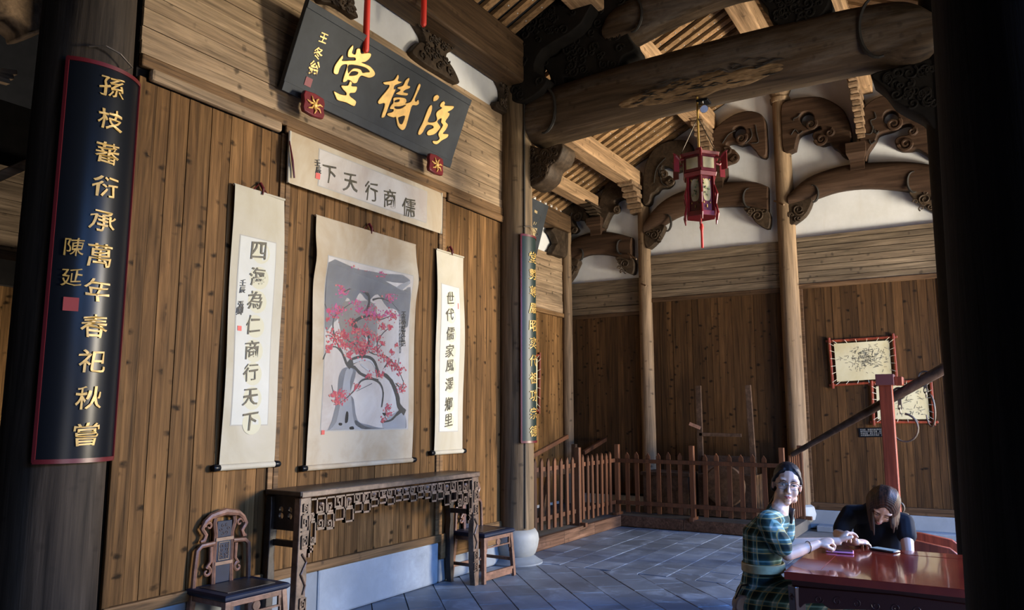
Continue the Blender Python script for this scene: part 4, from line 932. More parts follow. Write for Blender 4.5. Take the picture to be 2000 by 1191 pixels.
# ---------------------------------------------------------------- far board in the side bay
fb = thing('side_name_board', 'dark grey board with a faded character, leaning out in the far corner bay', 'sign board', (11.3, 6.0, 4.2))
def fq(px, py, y): q = on('y', y, px, py); return q
v1, v2, v3, v4 = fq(1046, 498, 5.95), fq(1072, 402, 5.72), Vector((9.2, 5.72, fq(1072, 402, 5.72).z)), Vector((9.2, 5.95, fq(1046, 498, 5.95).z))
v1 = Vector((v2.x, 5.95, v1.z)); nrm = (v2-v1).cross(v3-v1).normalized()
if nrm.y > 0: nrm = -nrm
O_ = Vector((11.3, 6.0, 4.2)); ps = [v1, v2, v3, v4]
MB().add([p-O_ for p in ps]+[p-O_-nrm*.04 for p in ps], [(0, 1, 2, 3), (7, 6, 5, 4), (0, 4, 5, 1), (1, 5, 6, 2), (2, 6, 7, 3), (3, 7, 4, 0)]).build('panel', M_slate, fb, bevel=.006)
me = brushy(glyph('德', .03, .05), 5, .1, .05); ex = Vector((1, 0, 0)); ey = (v2-v1).normalized(); cc = (v1+v2)/2-ex*.42
map_mesh(me, lambda c_: cc+ex*c_.x*.5+ey*c_.y*.55+nrm*(.004+c_.z*.03)-O_); obj('faded_character', me, plain('faded_gold', (.35, .26, .13), .6, nz=.4), fb)
# carved struts and dark beam over that back wall
tag(MB().box(7.9, 11.7, 5.86, 6.08, 4.72, 5.02).build('lintel_beam', M_beamx, bevel=.02), 'dark squared beam above the back wall of the side bay', 'beam')
P = [(on('y', 6.0, *p).x, on('y', 6.0, *p).z) for p in crop(990, 340, 7.446, [(600, 820), (640, 880), (690, 1000), (660, 1050), (640, 1100), (610, 1160), (700, 1185), (830, 1185), (830, 700), (700, 740)])]
tag(obj('carved_strut', plate([P], 'y', 5.93, 6.06, .01, 3), M_carve), 'carved brown corner bracket beside the leaning board in the far bay', 'bracket')

# ---------------------------------------------------------------- altar table
alt = thing('altar_table', 'long dark carved altar table with openwork apron against the screen wall', 'table', (4.05, 4.21, 0))
ax, ay = 4.05, 4.21; TL, TD, TH = 2.30, .355, 1.055
MB().box(-.01, TL+.01, -.01, TD, TH-.035, TH).build('tabletop', M_furnd, alt, bevel=.006)
MB().box(0, TL, -.016, .012, TH-.045, TH-.004).build('top_edge', M_furn, alt, bevel=.006)
def aleg(x0, sx, front):
    w_ = .105 if front else .07; mb = MB(); n = 14; vs = []; th = .06
    for i in range(n+1):
        z = TH-.045-(TH-.045)*i/n; k = i/n
        bul = .010*math.sin(k*PI*3.3)+(.012 if .45 < k < .62 else 0); s_ = sx*(-.02*k)
        a, b = (x0+s_, x0+s_+sx*(w_*(1-.25*k)+bul))
        vs += [(min(a, b), 0 if front else TD-.06, z), (max(a, b), 0 if front else TD-.06, z), (max(a, b), th if front else TD, z), (min(a, b), th if front else TD, z)]
    fs = [(4*i+j, 4*(i+1)+j, 4*(i+1)+(j+1) % 4, 4*i+(j+1) % 4) for i in range(n) for j in range(4)]+[(3, 2, 1, 0), tuple(4*n+j for j in range(4))]
    o = MB().add(vs, fs).build('leg', M_furn if front else M_furnd, alt, bevel=.006)
    if front:
        xc = x0+sx*w_*.47; mb = MB(); f = -.006
        def rect_spiral(cz, s_, flip=1):
            pts = [(-1, -1), (1, -1), (1, 1), (-.9, 1), (-.9, -.5), (.5, -.5), (.5, .5), (-.35, .5), (-.35, 0), (.1, 0)]
            pts = [(xc+flip*p[0]*s_*.62, f, cz+p[1]*s_) for p in pts]
            for p, q in zip(pts[:-1], pts[1:]): mb.bar(p, q, .008, .010, (0, 1, 0))
        rect_spiral(.83, .055, sx); rect_spiral(.70, .045, -sx); rect_spiral(.27, .045, sx); rect_spiral(.17, .04, -sx); rect_spiral(.93, .035, sx)
        mb.tube([(xc-.02, f, .62), (xc+.025, f, .56), (xc-.025, f, .48), (xc+.02, f, .40), (xc, f, .34)], .007, 6)
        mb.build('carved_fret', M_furn, o)
for x0, sx in ((0, 1), (TL, -1)):
    aleg(x0, sx, True); aleg(x0, sx, False)
for x0 in (0.03, TL-.05):
    o = obj('side_panel', plate([[(.05, .77), (TD-.05, .77), (TD-.05, TH-.04), (.05, TH-.04)], circ((.135, .87), .024), circ((.225, .87), .024), circ((.135, .915), .022), circ((.225, .915), .022)][:5], 'x', x0, x0+.02, .001), M_furnd, alt)
    MB().box(x0, x0+.035, .05, TD-.05, .655, .70).build('side_rail', M_furnd, alt, bevel=.004)
# openwork apron (rectilinear scroll lattice)
ap = MB(); zT = TH-.06
ap.box(.1, TL-.1, .004, .03, zT-.012, zT); 
def cell(x, z, w_, h, t_=.014): 
    for a, b, c_, d in ((x, x+w_, z, z+t_), (x, x+w_, z+h-t_, z+h), (x, x+t_, z, z+h), (x+w_-t_, x+w_, z, z+h)): ap.box(a, b, .004, .028, c_, d)
def hookb(x, z, s_, f=1):
    pts = [(0, 0), (s_, 0), (s_, s_), (.35*s_, s_), (.35*s_, .45*s_), (.65*s_, .45*s_)]
    for p, q in zip(pts[:-1], pts[1:]): ap.bar((x+f*p[0], .016, z+p[1]), (x+f*q[0], .016, z+q[1]), .022, .013, (0, 0, 1) if p[1] == q[1] else (1, 0, 0))
prof = [(.105, .30), (.21, .23), (.36, .175), (.50, .20), (.62, .14), (.74, .15), (.86, .11), (1.0, .13), (1.15, .125)]
xs_ = [.10, .165, .26, .35, .46, .56, .66, .75, .85, .95, 1.05, 1.15]
dep = [.33, .23, .24, .185, .21, .15, .16, .125, .11, .13, .11]
for side in (0, 1):
    for i in range(11):
        a, b = xs_[i], xs_[i+1]; d = dep[i]
        if side: a, b = TL-b, TL-a
        wd_ = b-a; cell(a, zT-d, wd_+.004, d*.52); 
        for zz in (zT-d*.48+.01,): 
            hookb(a+.012 if i % 2 else b-.012, zT-d*.46+.004, min(wd_*.62, d*.36), 1 if i % 2 else -1)
        ap.box(a, a+.011, .004, .028, zT-d, zT); ap.box((a+b)/2-.005, (a+b)/2+.005, .006, .026, zT-d*.48, zT-d*.30)
        if i < 3: hookb(a+.014, zT-d+.014, min(wd_*.55, .055), 1); 
        if i == 0: cell(a, zT-d-.05, .045, .045); ap.box(a, a+.012, .004, .028, zT-d-.08, zT-d)
        if i % 3 == 1: ap.lathe([(.022, -.012), (.026, 0), (.022, .012)], ((a+b)/2, .016, zT-d*.2), 10, None)
ap.build('openwork_apron', M_furn, alt)

# ---------------------------------------------------------------- side chairs
def make_chair(label, loc, rz):
    t = thing('side_chair', label, 'chair', loc, rz, 'side chairs by the altar table'); w_, d, h = .50, .40, .465   # x centred, y from -d/2 (front) to d/2
    seat = MB(); prof = [(0, 0), (.012, -.012), (.012, -.028), (-.004, -.042)]
    vs = []
    for o_, z in prof: vs += [(-w_/2-o_, -d/2-o_, h+z), (w_/2+o_, -d/2-o_, h+z), (w_/2+o_, d/2+o_, h+z), (-w_/2-o_, d/2+o_, h+z)]
    fs = [(4*i+j, 4*i+(j+1) % 4, 4*(i+1)+(j+1) % 4, 4*(i+1)+j)[::-1] for i in range(3) for j in range(4)]+[(0, 1, 2, 3), (15, 14, 13, 12)]
    seat.add(vs, fs).build('seat', M_navy, t, bevel=.003)
    MB().box(-w_/2+.06, w_/2-.06, -d/2+.06, d/2-.05, h, h+.003).build('seat_panel', M_furnd, t)
    zb = h-.042
    for sx in (-1, 1):
        for sy in (-1, 1):
            o = MB().bar((sx*(w_/2-.025), sy*(d/2-.025), zb), (sx*(w_/2+.005), sy*(d/2), 0), .042, .042, (0, 1, 0), .036, .036).build('leg', M_chair, t, bevel=.004)
    MB().box(-w_/2+.02, w_/2-.02, -d/2+.008, -d/2+.03, zb-.035, zb).build('apron', M_chair, t, bevel=.003)
    for sx in (-1, 1): MB().box(sx*(w_/2-.02)-.01, sx*(w_/2-.02)+.01, -d/2+.03, d/2-.03, zb-.035, zb).build('apron', M_chair, t, bevel=.003)
    fr = MB(); fr.box(-w_/2+.05, w_/2-.05, -d/2+.008, -d/2+.022, zb-.105, zb-.092)
    for sx in (-1, 1):
        for k, (a, b) in enumerate(((.0, .05), (.02, .09), (.005, .13))): fr.box(*sorted((sx*(w_/2-.045-.012*(2-k)), sx*(w_/2-.045))), -d/2+.008, -d/2+.026, zb-.05-b, zb-.03-a)
    fr.lathe([(.03, -.008), (.036, 0), (.03, .008)], n=16, M=Matrix.Translation((0, -d/2+.015, zb-.063)) @ Matrix.Rotation(R(90), 4, 'X')); fr.build('openwork_apron', M_chair, t)
    z1, z2 = .12, .055
    MB().bar((-w_/2, -d/2+.005, z2+.03), (w_/2, -d/2+.005, z2+.03), .03, .028).build('footrest', M_chair, t, bevel=.004)
    MB().box(-w_/2+.02, w_/2-.02, -d/2, -d/2+.014, z2-.03, z2+.015).build('footrest_apron', M_chair, t, bevel=.003)
    for sx in (-1, 1): MB().bar((sx*w_/2, -d/2+.01, z1+.04), (sx*w_/2, d/2-.01, z1+.04), .022, .03).build('stretcher', M_chair, t, bevel=.003)
    MB().bar((-w_/2, d/2-.005, z1+.01), (w_/2, d/2-.005, z1+.01), .022, .03).build('stretcher', M_chair, t, bevel=.003)
    # back: central splat with three panels, stepped frame, curled crest
    y = d/2-.02; H = .455
    B = lambda nm, m_, *b, par=t: MB().box(*b).build(nm, m_, par, bevel=.004)
    sp = thing_part = MB(); 
    for sx in (-1, 1): sp.tube([(sx*.072, y, h), (sx*.070, y+.006, h+.16), (sx*.066, y+.004, h+.33), (sx*.082, y, h+.40), (sx*.075, y, H+h-.02)], [.017, .016, .016, .017, .016], 6)
    for zz in (h+.13, h+.29): sp.box(-.07, .07, y-.014, y+.014, zz-.011, zz+.011)
    so_ = sp.build('splat_frame', M_chair, t, True)
    for a, b in ((h, h+.12), (h+.14, h+.28), (h+.30, h+.41)): B('splat_panel', M_navy, -.06, .06, y-.004, y+.008, a, b, par=t)
    rel = MB(); rn = random.Random(3)
    for k in range(8):
        x_, z_ = -.022+.044*(k % 2), h+.165+.025*(k//2); carve_curl(rel, (x_, z_), .015, 1, .0018, 'y', y-.006, k, 1, 10)
    for a, b in (((-.04, h+.152), (.04, h+.152)), ((.04, h+.152), (.04, h+.268)), ((.04, h+.268), (-.04, h+.268)), ((-.04, h+.268), (-.04, h+.152))): rel.bar((a[0], y-.006, a[1]), (b[0], y-.006, b[1]), .004, .004, (0, 1, 0))
    for k in range(6): carve_curl(rel, (.028*math.cos(k*1.05), h+.355+.028*math.sin(k*1.05)), .014, .9, .0018, 'y', y-.006, k, 1, 10)
    rel.build('relief', M_furn, t)
    cr_ = MB(); cr_.tube([(-.155, y, h+.345), (-.178, y, h+.375), (-.15, y, h+.42), (-.11, y, h+.45), (0, y, h+.47), (.11, y, h+.45), (.15, y, h+.42), (.178, y, h+.375), (.155, y, h+.345)], [.016, .016, .019, .022, .026, .022, .019, .016, .016], 8)
    for sx in (-1, 1): cr_.tube([(sx*.178, y, h+.375), (sx*.145, y, h+.33), (sx*.16, y, h+.295), (sx*.185, y, h+.29)], [.015, .016, .017, .01], 8); carve_curl(cr_, (sx*.125, h+.385), .03, 1, .011, 'y', y, 0 if sx > 0 else PI, sx, 14)
    cr_.build('crest_rail', M_chair, t, True)
    for sx in (-1, 1):
        MB().tube([(sx*(w_/2-.03), y, h), (sx*(w_/2-.035), y, h+.12), (sx*(w_/2-.045), y, h+.235), (sx*(w_/2-.075), y, h+.262), (sx*.075, y, h+.268)], [.017, .017, .017, .017, .015], 8).build('side_frame', M_chair, t, True)
        c2 = MB(); c2.tube([(sx*.10, y, h+.25), (sx*.098, y, h+.15), (sx*.13, y, h+.11)], [.015, .013, .010], 8); carve_curl(c2, (sx*.125, h+.085), .035, 1.0, .013, 'y', y, PI/2, sx, 16); c2.build('side_scroll', M_chair, t, True)
    return t
make_chair('carved side chair at the left of the altar table, empty, seen whole', (3.665, 4.36, 0), R(-2))
make_chair('carved side chair half hidden behind the right leg of the altar table', (6.66, 4.36, 0), R(-3))

# ---------------------------------------------------------------- red table
rt_ = thing('red_table', 'glossy red lacquered square table with a carved apron', 'table', (4.89, .43, 0))
M_lac = NT('red_lacquer_glossy'); v = M_lac.coord((3, 8, 3)); f = M_lac.noise(v, 1, 4, .5)
M_lac.l(M_lac.ramp(f, [(.3, (.13, .012, .008)), (.7, (.22, .026, .012))]), M_lac.b.inputs['Base Color']); M_lac.b.inputs['Roughness'].default_value = .16; M_lac.b.inputs['Coat Weight'].default_value = .6; M_lac.b.inputs['Coat Roughness'].default_value = .05; M_lac = M_lac.m
M_lacd = plain('red_lacquer_dark', (.035, .008, .007), .3, coat=.3)
h_ = .525; zt_ = .78
MB().box(-h_+.05, h_-.05, -h_+.05, h_-.05, zt_-.012, zt_-.002).build('top_panel', M_lac, rt_)
gr_ = MB()
for i in range(4):
    a = R(90*i); M = Matrix.Rotation(a, 4, 'Z'); vs = [(-h_, -h_, zt_-.04), (h_, -h_, zt_-.04), (h_-.16, -h_+.16, zt_-.04), (-h_+.16, -h_+.16, zt_-.04), (-h_, -h_, zt_), (h_, -h_, zt_), (h_-.16, -h_+.16, zt_), (-h_+.16, -h_+.16, zt_)]
    k = .9985; vs = [M @ Vector((x*k, y, z)) for x, y, z in vs]
    MB().add(vs, [(3, 2, 1, 0), (4, 5, 6, 7), (0, 1, 5, 4), (1, 2, 6, 5), (2, 3, 7, 6), (3, 0, 4, 7)]).build('frame_board', M_lac, rt_, bevel=.002)
MB().box(-h_+.15, h_-.15, -h_+.15, h_-.15, zt_-.03, zt_-.0015).build('centre_panel', M_lac, rt_)
MB().box(-h_+.03, h_-.03, -h_+.03, h_-.03, zt_-.075, zt_-.04).build('waist', M_lacd, rt_, bevel=.004)
for i in range(4):
    M = Matrix.Rotation(R(90*i), 4, 'Z'); b = h_-.02
    pts = [(-b+.05, .60), (-b+.07, .62), (-b+.16, .635), (-b+.2, .61), (-.12, .63), (0, .60), (.12, .63), (b-.2, .61), (b-.16, .635), (b-.07, .62), (b-.05, .60), (b-.05, .705), (-b+.05, .705)]
    me = plate([pts], 'y', -b, -b+.025, .004, 2); map_mesh(me, lambda c_: M @ c_); o = obj('apron', me, M_lacd, rt_)
    mb = MB()
    for k in range(9): carve_curl(mb, (-.36+.09*k, .655), .022, 1.3, .0028, 'y', -b-.001, k, 1 if k % 2 else -1, 14)
    mb.xf(M).build('apron_carving', M_lacd, o)
    MB().tube([M @ Vector((-b+.03, -b+.03, .705)), M @ Vector((-b+.03, -b+.03, .35)), M @ Vector((-b+.03, -b+.03, .08)), M @ Vector((-b+.005, -b+.005, 0))], [.046, .036, .032, .045], 4, up=(1, 0, 0)).build('leg', M_lacd, rt_, bevel=.004)

# phones
def phone(c, ang, w_, l, label, body, screen, tname='phone'):
    t = thing(tname, label, 'phone', c, ang); P = [(-w_/2, -l/2), (w_/2, -l/2), (w_/2, l/2), (-w_/2, l/2)]
    def rr(w_, l, r_=.009):
        out = []
        for sx, sy, a in ((1, 1, 0), (-1, 1, 90), (-1, -1, 180), (1, -1, 270)):
            for k in range(5): out.append((sx*(w_/2-r_)+r_*math.cos(R(a+k*22.5)), sy*(l/2-r_)+r_*math.sin(R(a+k*22.5))))
        return out
    me = curve_mesh([rr(w_, l)], .010, .003); map_mesh(me, lambda c_: (c_.x, c_.y, c_.z+.006)); obj('case', me, body, t)
    me = curve_mesh([rr(w_-.008, l-.010, .007)], .0008); map_mesh(me, lambda c_: (c_.x, c_.y, c_.z+.0118)); obj('screen', me, screen, t); return t
ph1 = on('z', .785, 1640, 1077); ph2 = on('z', .785, 1728, 1074)
phone((ph1.x, ph1.y, .7805), R(-12), .078, .155, 'pink-cased phone lying on the red table beside folded hands', plain('pink_case', (.72, .28, .50), .4), plain('screen_dark', (.03, .02, .04), .1))
phone((ph2.x, ph2.y, .7805), R(-28), .078, .16, 'black phone with a lit grey screen on the red table, being tapped', plain('black_case', (.02, .025, .04), .25), plain('screen_lit', (.30, .36, .36), .2, emit=.12))
bpy.data.objects['phone'].rotation_euler.z = R(8)

# ---------------------------------------------------------------- hanging lantern
lx, ly = 7.50, 2.285; LZ = lambda py: on('x', lx, 1370, py).z
lan = thing('hanging_lantern', 'red six-sided palace lantern with painted glass panels and a red tassel', 'lantern', (lx, ly, LZ(430)))
z0_ = LZ(430); dz = lambda py: LZ(py)-z0_
def hexr(r_, z, ph=R(20)): return [(r_*math.cos(ph+i*PI/3), r_*math.sin(ph+i*PI/3), z) for i in range(6)]
def hexprism(ra_, za, rb_, zb, nm, mat): 
    vs = hexr(ra_, za)+hexr(rb_, zb); return MB().add(vs, [(i, (i+1) % 6, 6+(i+1) % 6, 6+i) for i in range(6)]+[(5, 4, 3, 2, 1, 0), (6, 7, 8, 9, 10, 11)]).build(nm, mat, lan, bevel=.003)
rb0 = .146; za, zb_ = dz(422), dz(345); zc_, zd_ = dz(345), dz(305)
M_glass = _paper('lantern_painted_glass', (.30, .24, .08), (.50, .47, .34)); M_glassg = plain('lantern_painting_green', (.10, .16, .05), .5)
hexprism(rb0*1.08, za-.02, rb0*1.08, za+.03, 'bottom_frame', M_lant); hexprism(rb0*1.2, za+(zb_-za)*.985-.02, rb0*1.3, zb_+.015, 'waist_frame', M_lant)
hexprism(rb0*1.45, zd_-.03, rb0*1.55, zd_, 'crown_frame', M_lant); hexprism(rb0*.9, za+.03, rb0*.9, zb_-.02, 'inner_core', M_lant); hexprism(rb0*1.15, zb_+.015, rb0*1.2, zd_-.03, 'inner_core', M_lant)
A, Bq = hexr(rb0, 0), hexr(rb0*1.27, 0)
for i in range(6):
    p, q = Vector(A[i]), Vector(A[(i+1) % 6]); m_ = (p+q)/2; nn = Vector((m_.x, m_.y, 0)).normalized(); tt = (q-p).normalized(); L2 = (q-p).length
    def pane(c0, hw, z1_, z2_, off, nm, mat, par=lan, oval=False):
        if oval:
            zc3 = (z1_+z2_)/2; hz_ = (z2_-z1_)/2; vs = [c0+nn*off+tt*hw*math.copysign(abs(math.cos(a))**.6, math.cos(a))+Vector((0, 0, zc3+hz_*math.copysign(abs(math.sin(a))**.6, math.sin(a)))) for a in [2*PI*k/20 for k in range(20)]]
            return MB().add(vs, [tuple(range(20))]).build(nm, mat, par)
        vs = [c0+tt*s1*hw+nn*o_+Vector((0, 0, z_)) for o_ in (off, off-.012) for z_ in (z1_, z2_) for s1 in (-1, 1)]
        return MB().add(vs, [(0, 1, 3, 2), (4, 6, 7, 5), (0, 4, 5, 1), (2, 3, 7, 6), (0, 2, 6, 4), (1, 5, 7, 3)]).build(nm, mat, par)
    MB().tube([p+Vector((0, 0, za)), p+Vector((0, 0, zb_))], .013, 6).build('post', M_lant, lan)
    fl = pane(m_, L2*.46, za+.03, zb_-.02, -.012, 'side_panel', M_redrim)
    pane(m_, L2*.30, za+.13, zb_-.05, -.010, 'painted_glass', M_glass, fl, True)
    gm = MB(); rn = random.Random(i)
    for _ in range(7): 
        c3 = m_+tt*rn.uniform(-.03, .03)+nn*-.008+Vector((0, 0, za+.13+rn.uniform(.05, (zb_-za)*.5))); gm.ell(c3, (.018, .003, .010), None, 8, 5)
    gm.build('painted_scene', M_glassg, fl)
    g2_ = MB()
    for s1, zz in ((-1, za+.115), (1, za+.115), (-1, zb_-.06), (1, zb_-.06), (0, za+.07), (0, za+.085)):
        g2_.ell(m_+tt*s1*L2*.25-nn*.010+Vector((0, 0, zz)), (.016, .004, .010), None, 8, 5)
    g2_.build('gilt_trim', M_goldd, fl)
    P2, Q2 = Vector(Bq[i]), Vector(Bq[(i+1) % 6]); m2 = (P2+Q2)/2
    fu = pane(m2, (Q2-P2).length*.46, zc_+.02, zd_-.03, 0, 'crown_panel', M_redrim); pane(m2, (Q2-P2).length*.34, zc_+.05, zd_-.055, .002, 'painted_glass', M_glass, fu, False)
    # dragon-head arm with hanging flag at crown corners, scroll brackets at the bottom
    e = Vector((P2.x, P2.y, 0)).normalized()
    ar_ = MB(); ar_.tube([P2+Vector((0, 0, zd_-.05)), P2+e*.05+Vector((0, 0, zd_-.06)), P2+e*.09+Vector((0, 0, zd_-.02)), P2+e*.12+Vector((0, 0, zd_+.0))], [.012, .014, .016, .006], 6); ar_.box(-.006, .006, -.03, .03, -.17, 0, Matrix.Translation(P2+e*.085+Vector((0, 0, zd_-.02))) @ Matrix.Rotation(math.atan2(e.y, e.x)+PI/2, 4, 'Z'))
    ar_.build('corner_arm', M_lant, lan)
    e1 = Vector((p.x, p.y, 0)).normalized(); br_ = MB(); carve_pts = [p+e1*.01+Vector((0, 0, za+.30)), p+e1*.035+Vector((0, 0, za+.2)), p+e1*.02+Vector((0, 0, za+.1)), p+e1*.04+Vector((0, 0, za)), p+e1*.03+Vector((0, 0, za-.07))]
    br_.tube(carve_pts, [.005, .014, .010, .014, .007], 6).build('side_scroll', M_lant, lan)
MB().tube([(0, 0, za-.02), (0, 0, za-.10)], .003, 5).build('tassel_cord', M_redcloth, lan)
MB().tube([(0, 0, dz(437)), (0, 0, dz(444)), (0, 0, dz(452)), (0, 0, dz(484))], [.012, .022, .013, .014], 10).build('tassel', M_redcloth, lan, True)
MB().lathe([(.001, zd_+.10), (.03, zd_+.09), (.06, zd_+.04), (.2, zd_)][::-1], n=6).build('roof', M_lant, lan)
tp = 4.86-z0_
MB().tube([(0, 0, zd_+.08), (.0, .0, tp)], .012, 6).build('hanging_rod', M_goldd, lan)
for i in range(3):
    a = R(120*i+10); MB().tube([(rb0*1.4*math.cos(a), rb0*1.4*math.sin(a), zd_), (0, 0, zd_+.42)], .005, 5).build('chain', M_iron, lan)
# spotlight under the beam
q = on('x', 7.50, 1372, 212); sp_ = thing('spotlight', 'small chrome spotlight clamped under the big beam above the lantern', 'lamp', (q.x, q.y, 0))
MB().box(-.02, .12, -.06, .06, 4.80, 4.83).build('mount_plate', M_black, sp_, bevel=.006)
MB().tube([(0, 0, 4.80), (0, 0, 4.76)], .012, 8).build('neck', M_chrome, sp_)
MB().tube([(.03, .03, 4.77), (0, 0, 4.745), (-.05, -.03, 4.70), (-.055, -.033, 4.695)], [.02, .034, .045, .04], 12).build('lamp_head', M_chrome, sp_, True)

# ---------------------------------------------------------------- picket fence
def fence(a, b, n, label, posts, rail_off):
    a = Vector(a); b = Vector(b); d = (b-a).normalized(); nn = Vector((-d.y, d.x, 0)); t = thing('picket_fence', label, 'fence', a)
    L = (b-a).length
    o = MB().box(-.034, .034, -.011, .011, 0, 1).mesh('picket')
    def pk(w_, h): 
        vs = [(x, y, z) for y in (-.011, .011) for x, z in ((-w_/2, 0), (w_/2, 0), (w_/2, h-.05), (0, h), (-w_/2, h-.05))]
        return MB().add(vs, [(0, 1, 2, 3, 4), (9, 8, 7, 6, 5)]+[(i, i+5, (i+1) % 5+5, (i+1) % 5) for i in range(5)]).mesh('picket')
    m_ = pk(.060, .86); m_.materials.append(M_fence)
    M0 = math.atan2(d.y, d.x)
    for s_ in n:
        p = d*s_; k = obj('picket', m_, None, t); k.location = (p.x, p.y, .20+random.uniform(-.012, .012)); k.rotation_euler = (0, random.uniform(-.012, .012), M0)
    for s_ in posts:
        p = d*s_; q = obj('post', MB().box(-.034, .034, -.034, .034, .145, 1.165).mesh('post'), M_fence, t, bevel=.005); q.location = (p.x, p.y, 0); q.rotation_euler.z = M0
        MB().bar(p+Vector((0, 0, .16))-nn*.12, p+Vector((0, 0, .16))+nn*.12, .06, .05).build('foot', M_fence, t, bevel=.004)
    for z in (.33, .93):
        MB().bar(nn*rail_off+Vector((0, 0, z)), nn*rail_off+d*L+Vector((0, 0, z)), .03, .055).build('rail', M_fence, t, bevel=.003)
    return t
fence((8.0, 4.69, 0), (10.76, 4.69, 0), [.13, .31, .46, .64, .81, .98, 1.16, 1.32, 1.63, 1.78, 1.93, 2.08, 2.24, 2.39, 2.54], 'reddish picket fence running from the inner column towards the far corner', [1.48], .03)
fence((10.80, 4.69, 0), (10.80, 2.3, 0), [.16, .31, .485, .64, .80, .96, 1.32, 1.49, 1.66, 1.83, 1.98, 2.14], 'reddish picket fence facing the gable, behind the seated women', [0, 1.14, 2.37], -.03)
fence((10.86, 2.26, 0), (11.78, 2.26, 0), [.12, .26, .40, .54, .68], 'short return of the picket fence beside the tall slim column', [.84], .03)

# wooden equipment behind the fence
def rel_thing(name, label, cat, O, parts):
    t = thing(name, label, cat, O)
    for nm, mat, fn in parts: mb = MB(); fn(mb); mb.xf(Matrix.Translation(-Vector(O))).build(nm, mat, t, bevel=.004)
    return t
E_ = lambda px, py, x: on('x', x, px, py)
M_eq = wood('equipment_wood', (.085, .05, .03), 'N', .6, .2, 0, .3, .4)
rel_thing('farm_implement', 'dark wooden farm implement with two tall uprights standing behind the fence', 'tool', (11.5, 3.3, .145), [
    ('upright', M_eq, lambda m: m.bar(E_(1364, 753, 11.5), (11.5, E_(1364, 753, 11.5).y, .145), .05, .08, (0, 1, 0))),
    ('upright', M_eq, lambda m: m.bar(E_(1461, 752, 11.5), (11.5, 2.85, .145), .05, .08, (0, 1, 0))),
    ('crossbar', M_eq, lambda m: m.bar(E_(1366, 848, 11.5), E_(1448, 850, 11.5), .05, .05)),
    ('handle', M_chair, lambda m: m.bar(E_(1346, 827, 11.4), E_(1368, 836, 11.45), .035, .05)),
    ('crossbar', M_eq, lambda m: m.bar((11.5, 3.6, .85), (11.5, 2.85, .85), .10, .30)),
    ('body', M_eq, lambda m: m.box(11.2, 11.7, 2.8, 3.6, .16, .75)),
    ('wheel', M_eq, lambda m: m.lathe([(.02, -.02), (.28, -.02), (.30, 0), (.28, .02), (.02, .02)], n=24, M=Matrix.Translation((11.15, 3.2, .6)) @ Matrix.Rotation(R(90), 4, 'Y')))])
rel_thing('wooden_treadle', 'dark wooden rack with sloping poles behind the fence beside the inner column', 'tool', (9.6, 5.5, .145), [
    ('sloping_pole', M_fence, lambda m: m.bar((on('y', 5.5, 1040, 890)), (on('y', 5.5, 1108, 852)), .05, .06)),
    ('sloping_pole', M_fence, lambda m: m.bar((on('y', 5.4, 1140, 884)), (on('y', 5.4, 1195, 850)), .05, .06)),
    ('crossbar', M_eq, lambda m: m.bar((8.4, 5.5, .75), (11.0, 5.5, .75), .08, .08)),
    ('leg', M_eq, lambda m: m.bar((9.2, 5.5, .146), (9.3, 5.5, 1.0), .07, .07)),
    ('leg', M_eq, lambda m: m.bar((10.9, 5.45, .146), (10.9, 5.45, 1.15), .07, .07)),
    ('leg', M_eq, lambda m: m.bar((9.9, 5.5, .146), (10.2, 5.5, .8), .07, .07))])
rel_thing('wooden_chest', 'dark plank chest in the shade behind the fence below the lantern', 'chest', (11.5, 4.1, .145), [
    ('box', M_eq, lambda m: m.box(11.2, 11.75, 3.75, 4.45, .15, .70)), ('lid', M_eq, lambda m: m.box(11.17, 11.78, 3.72, 4.48, .70, .75))])

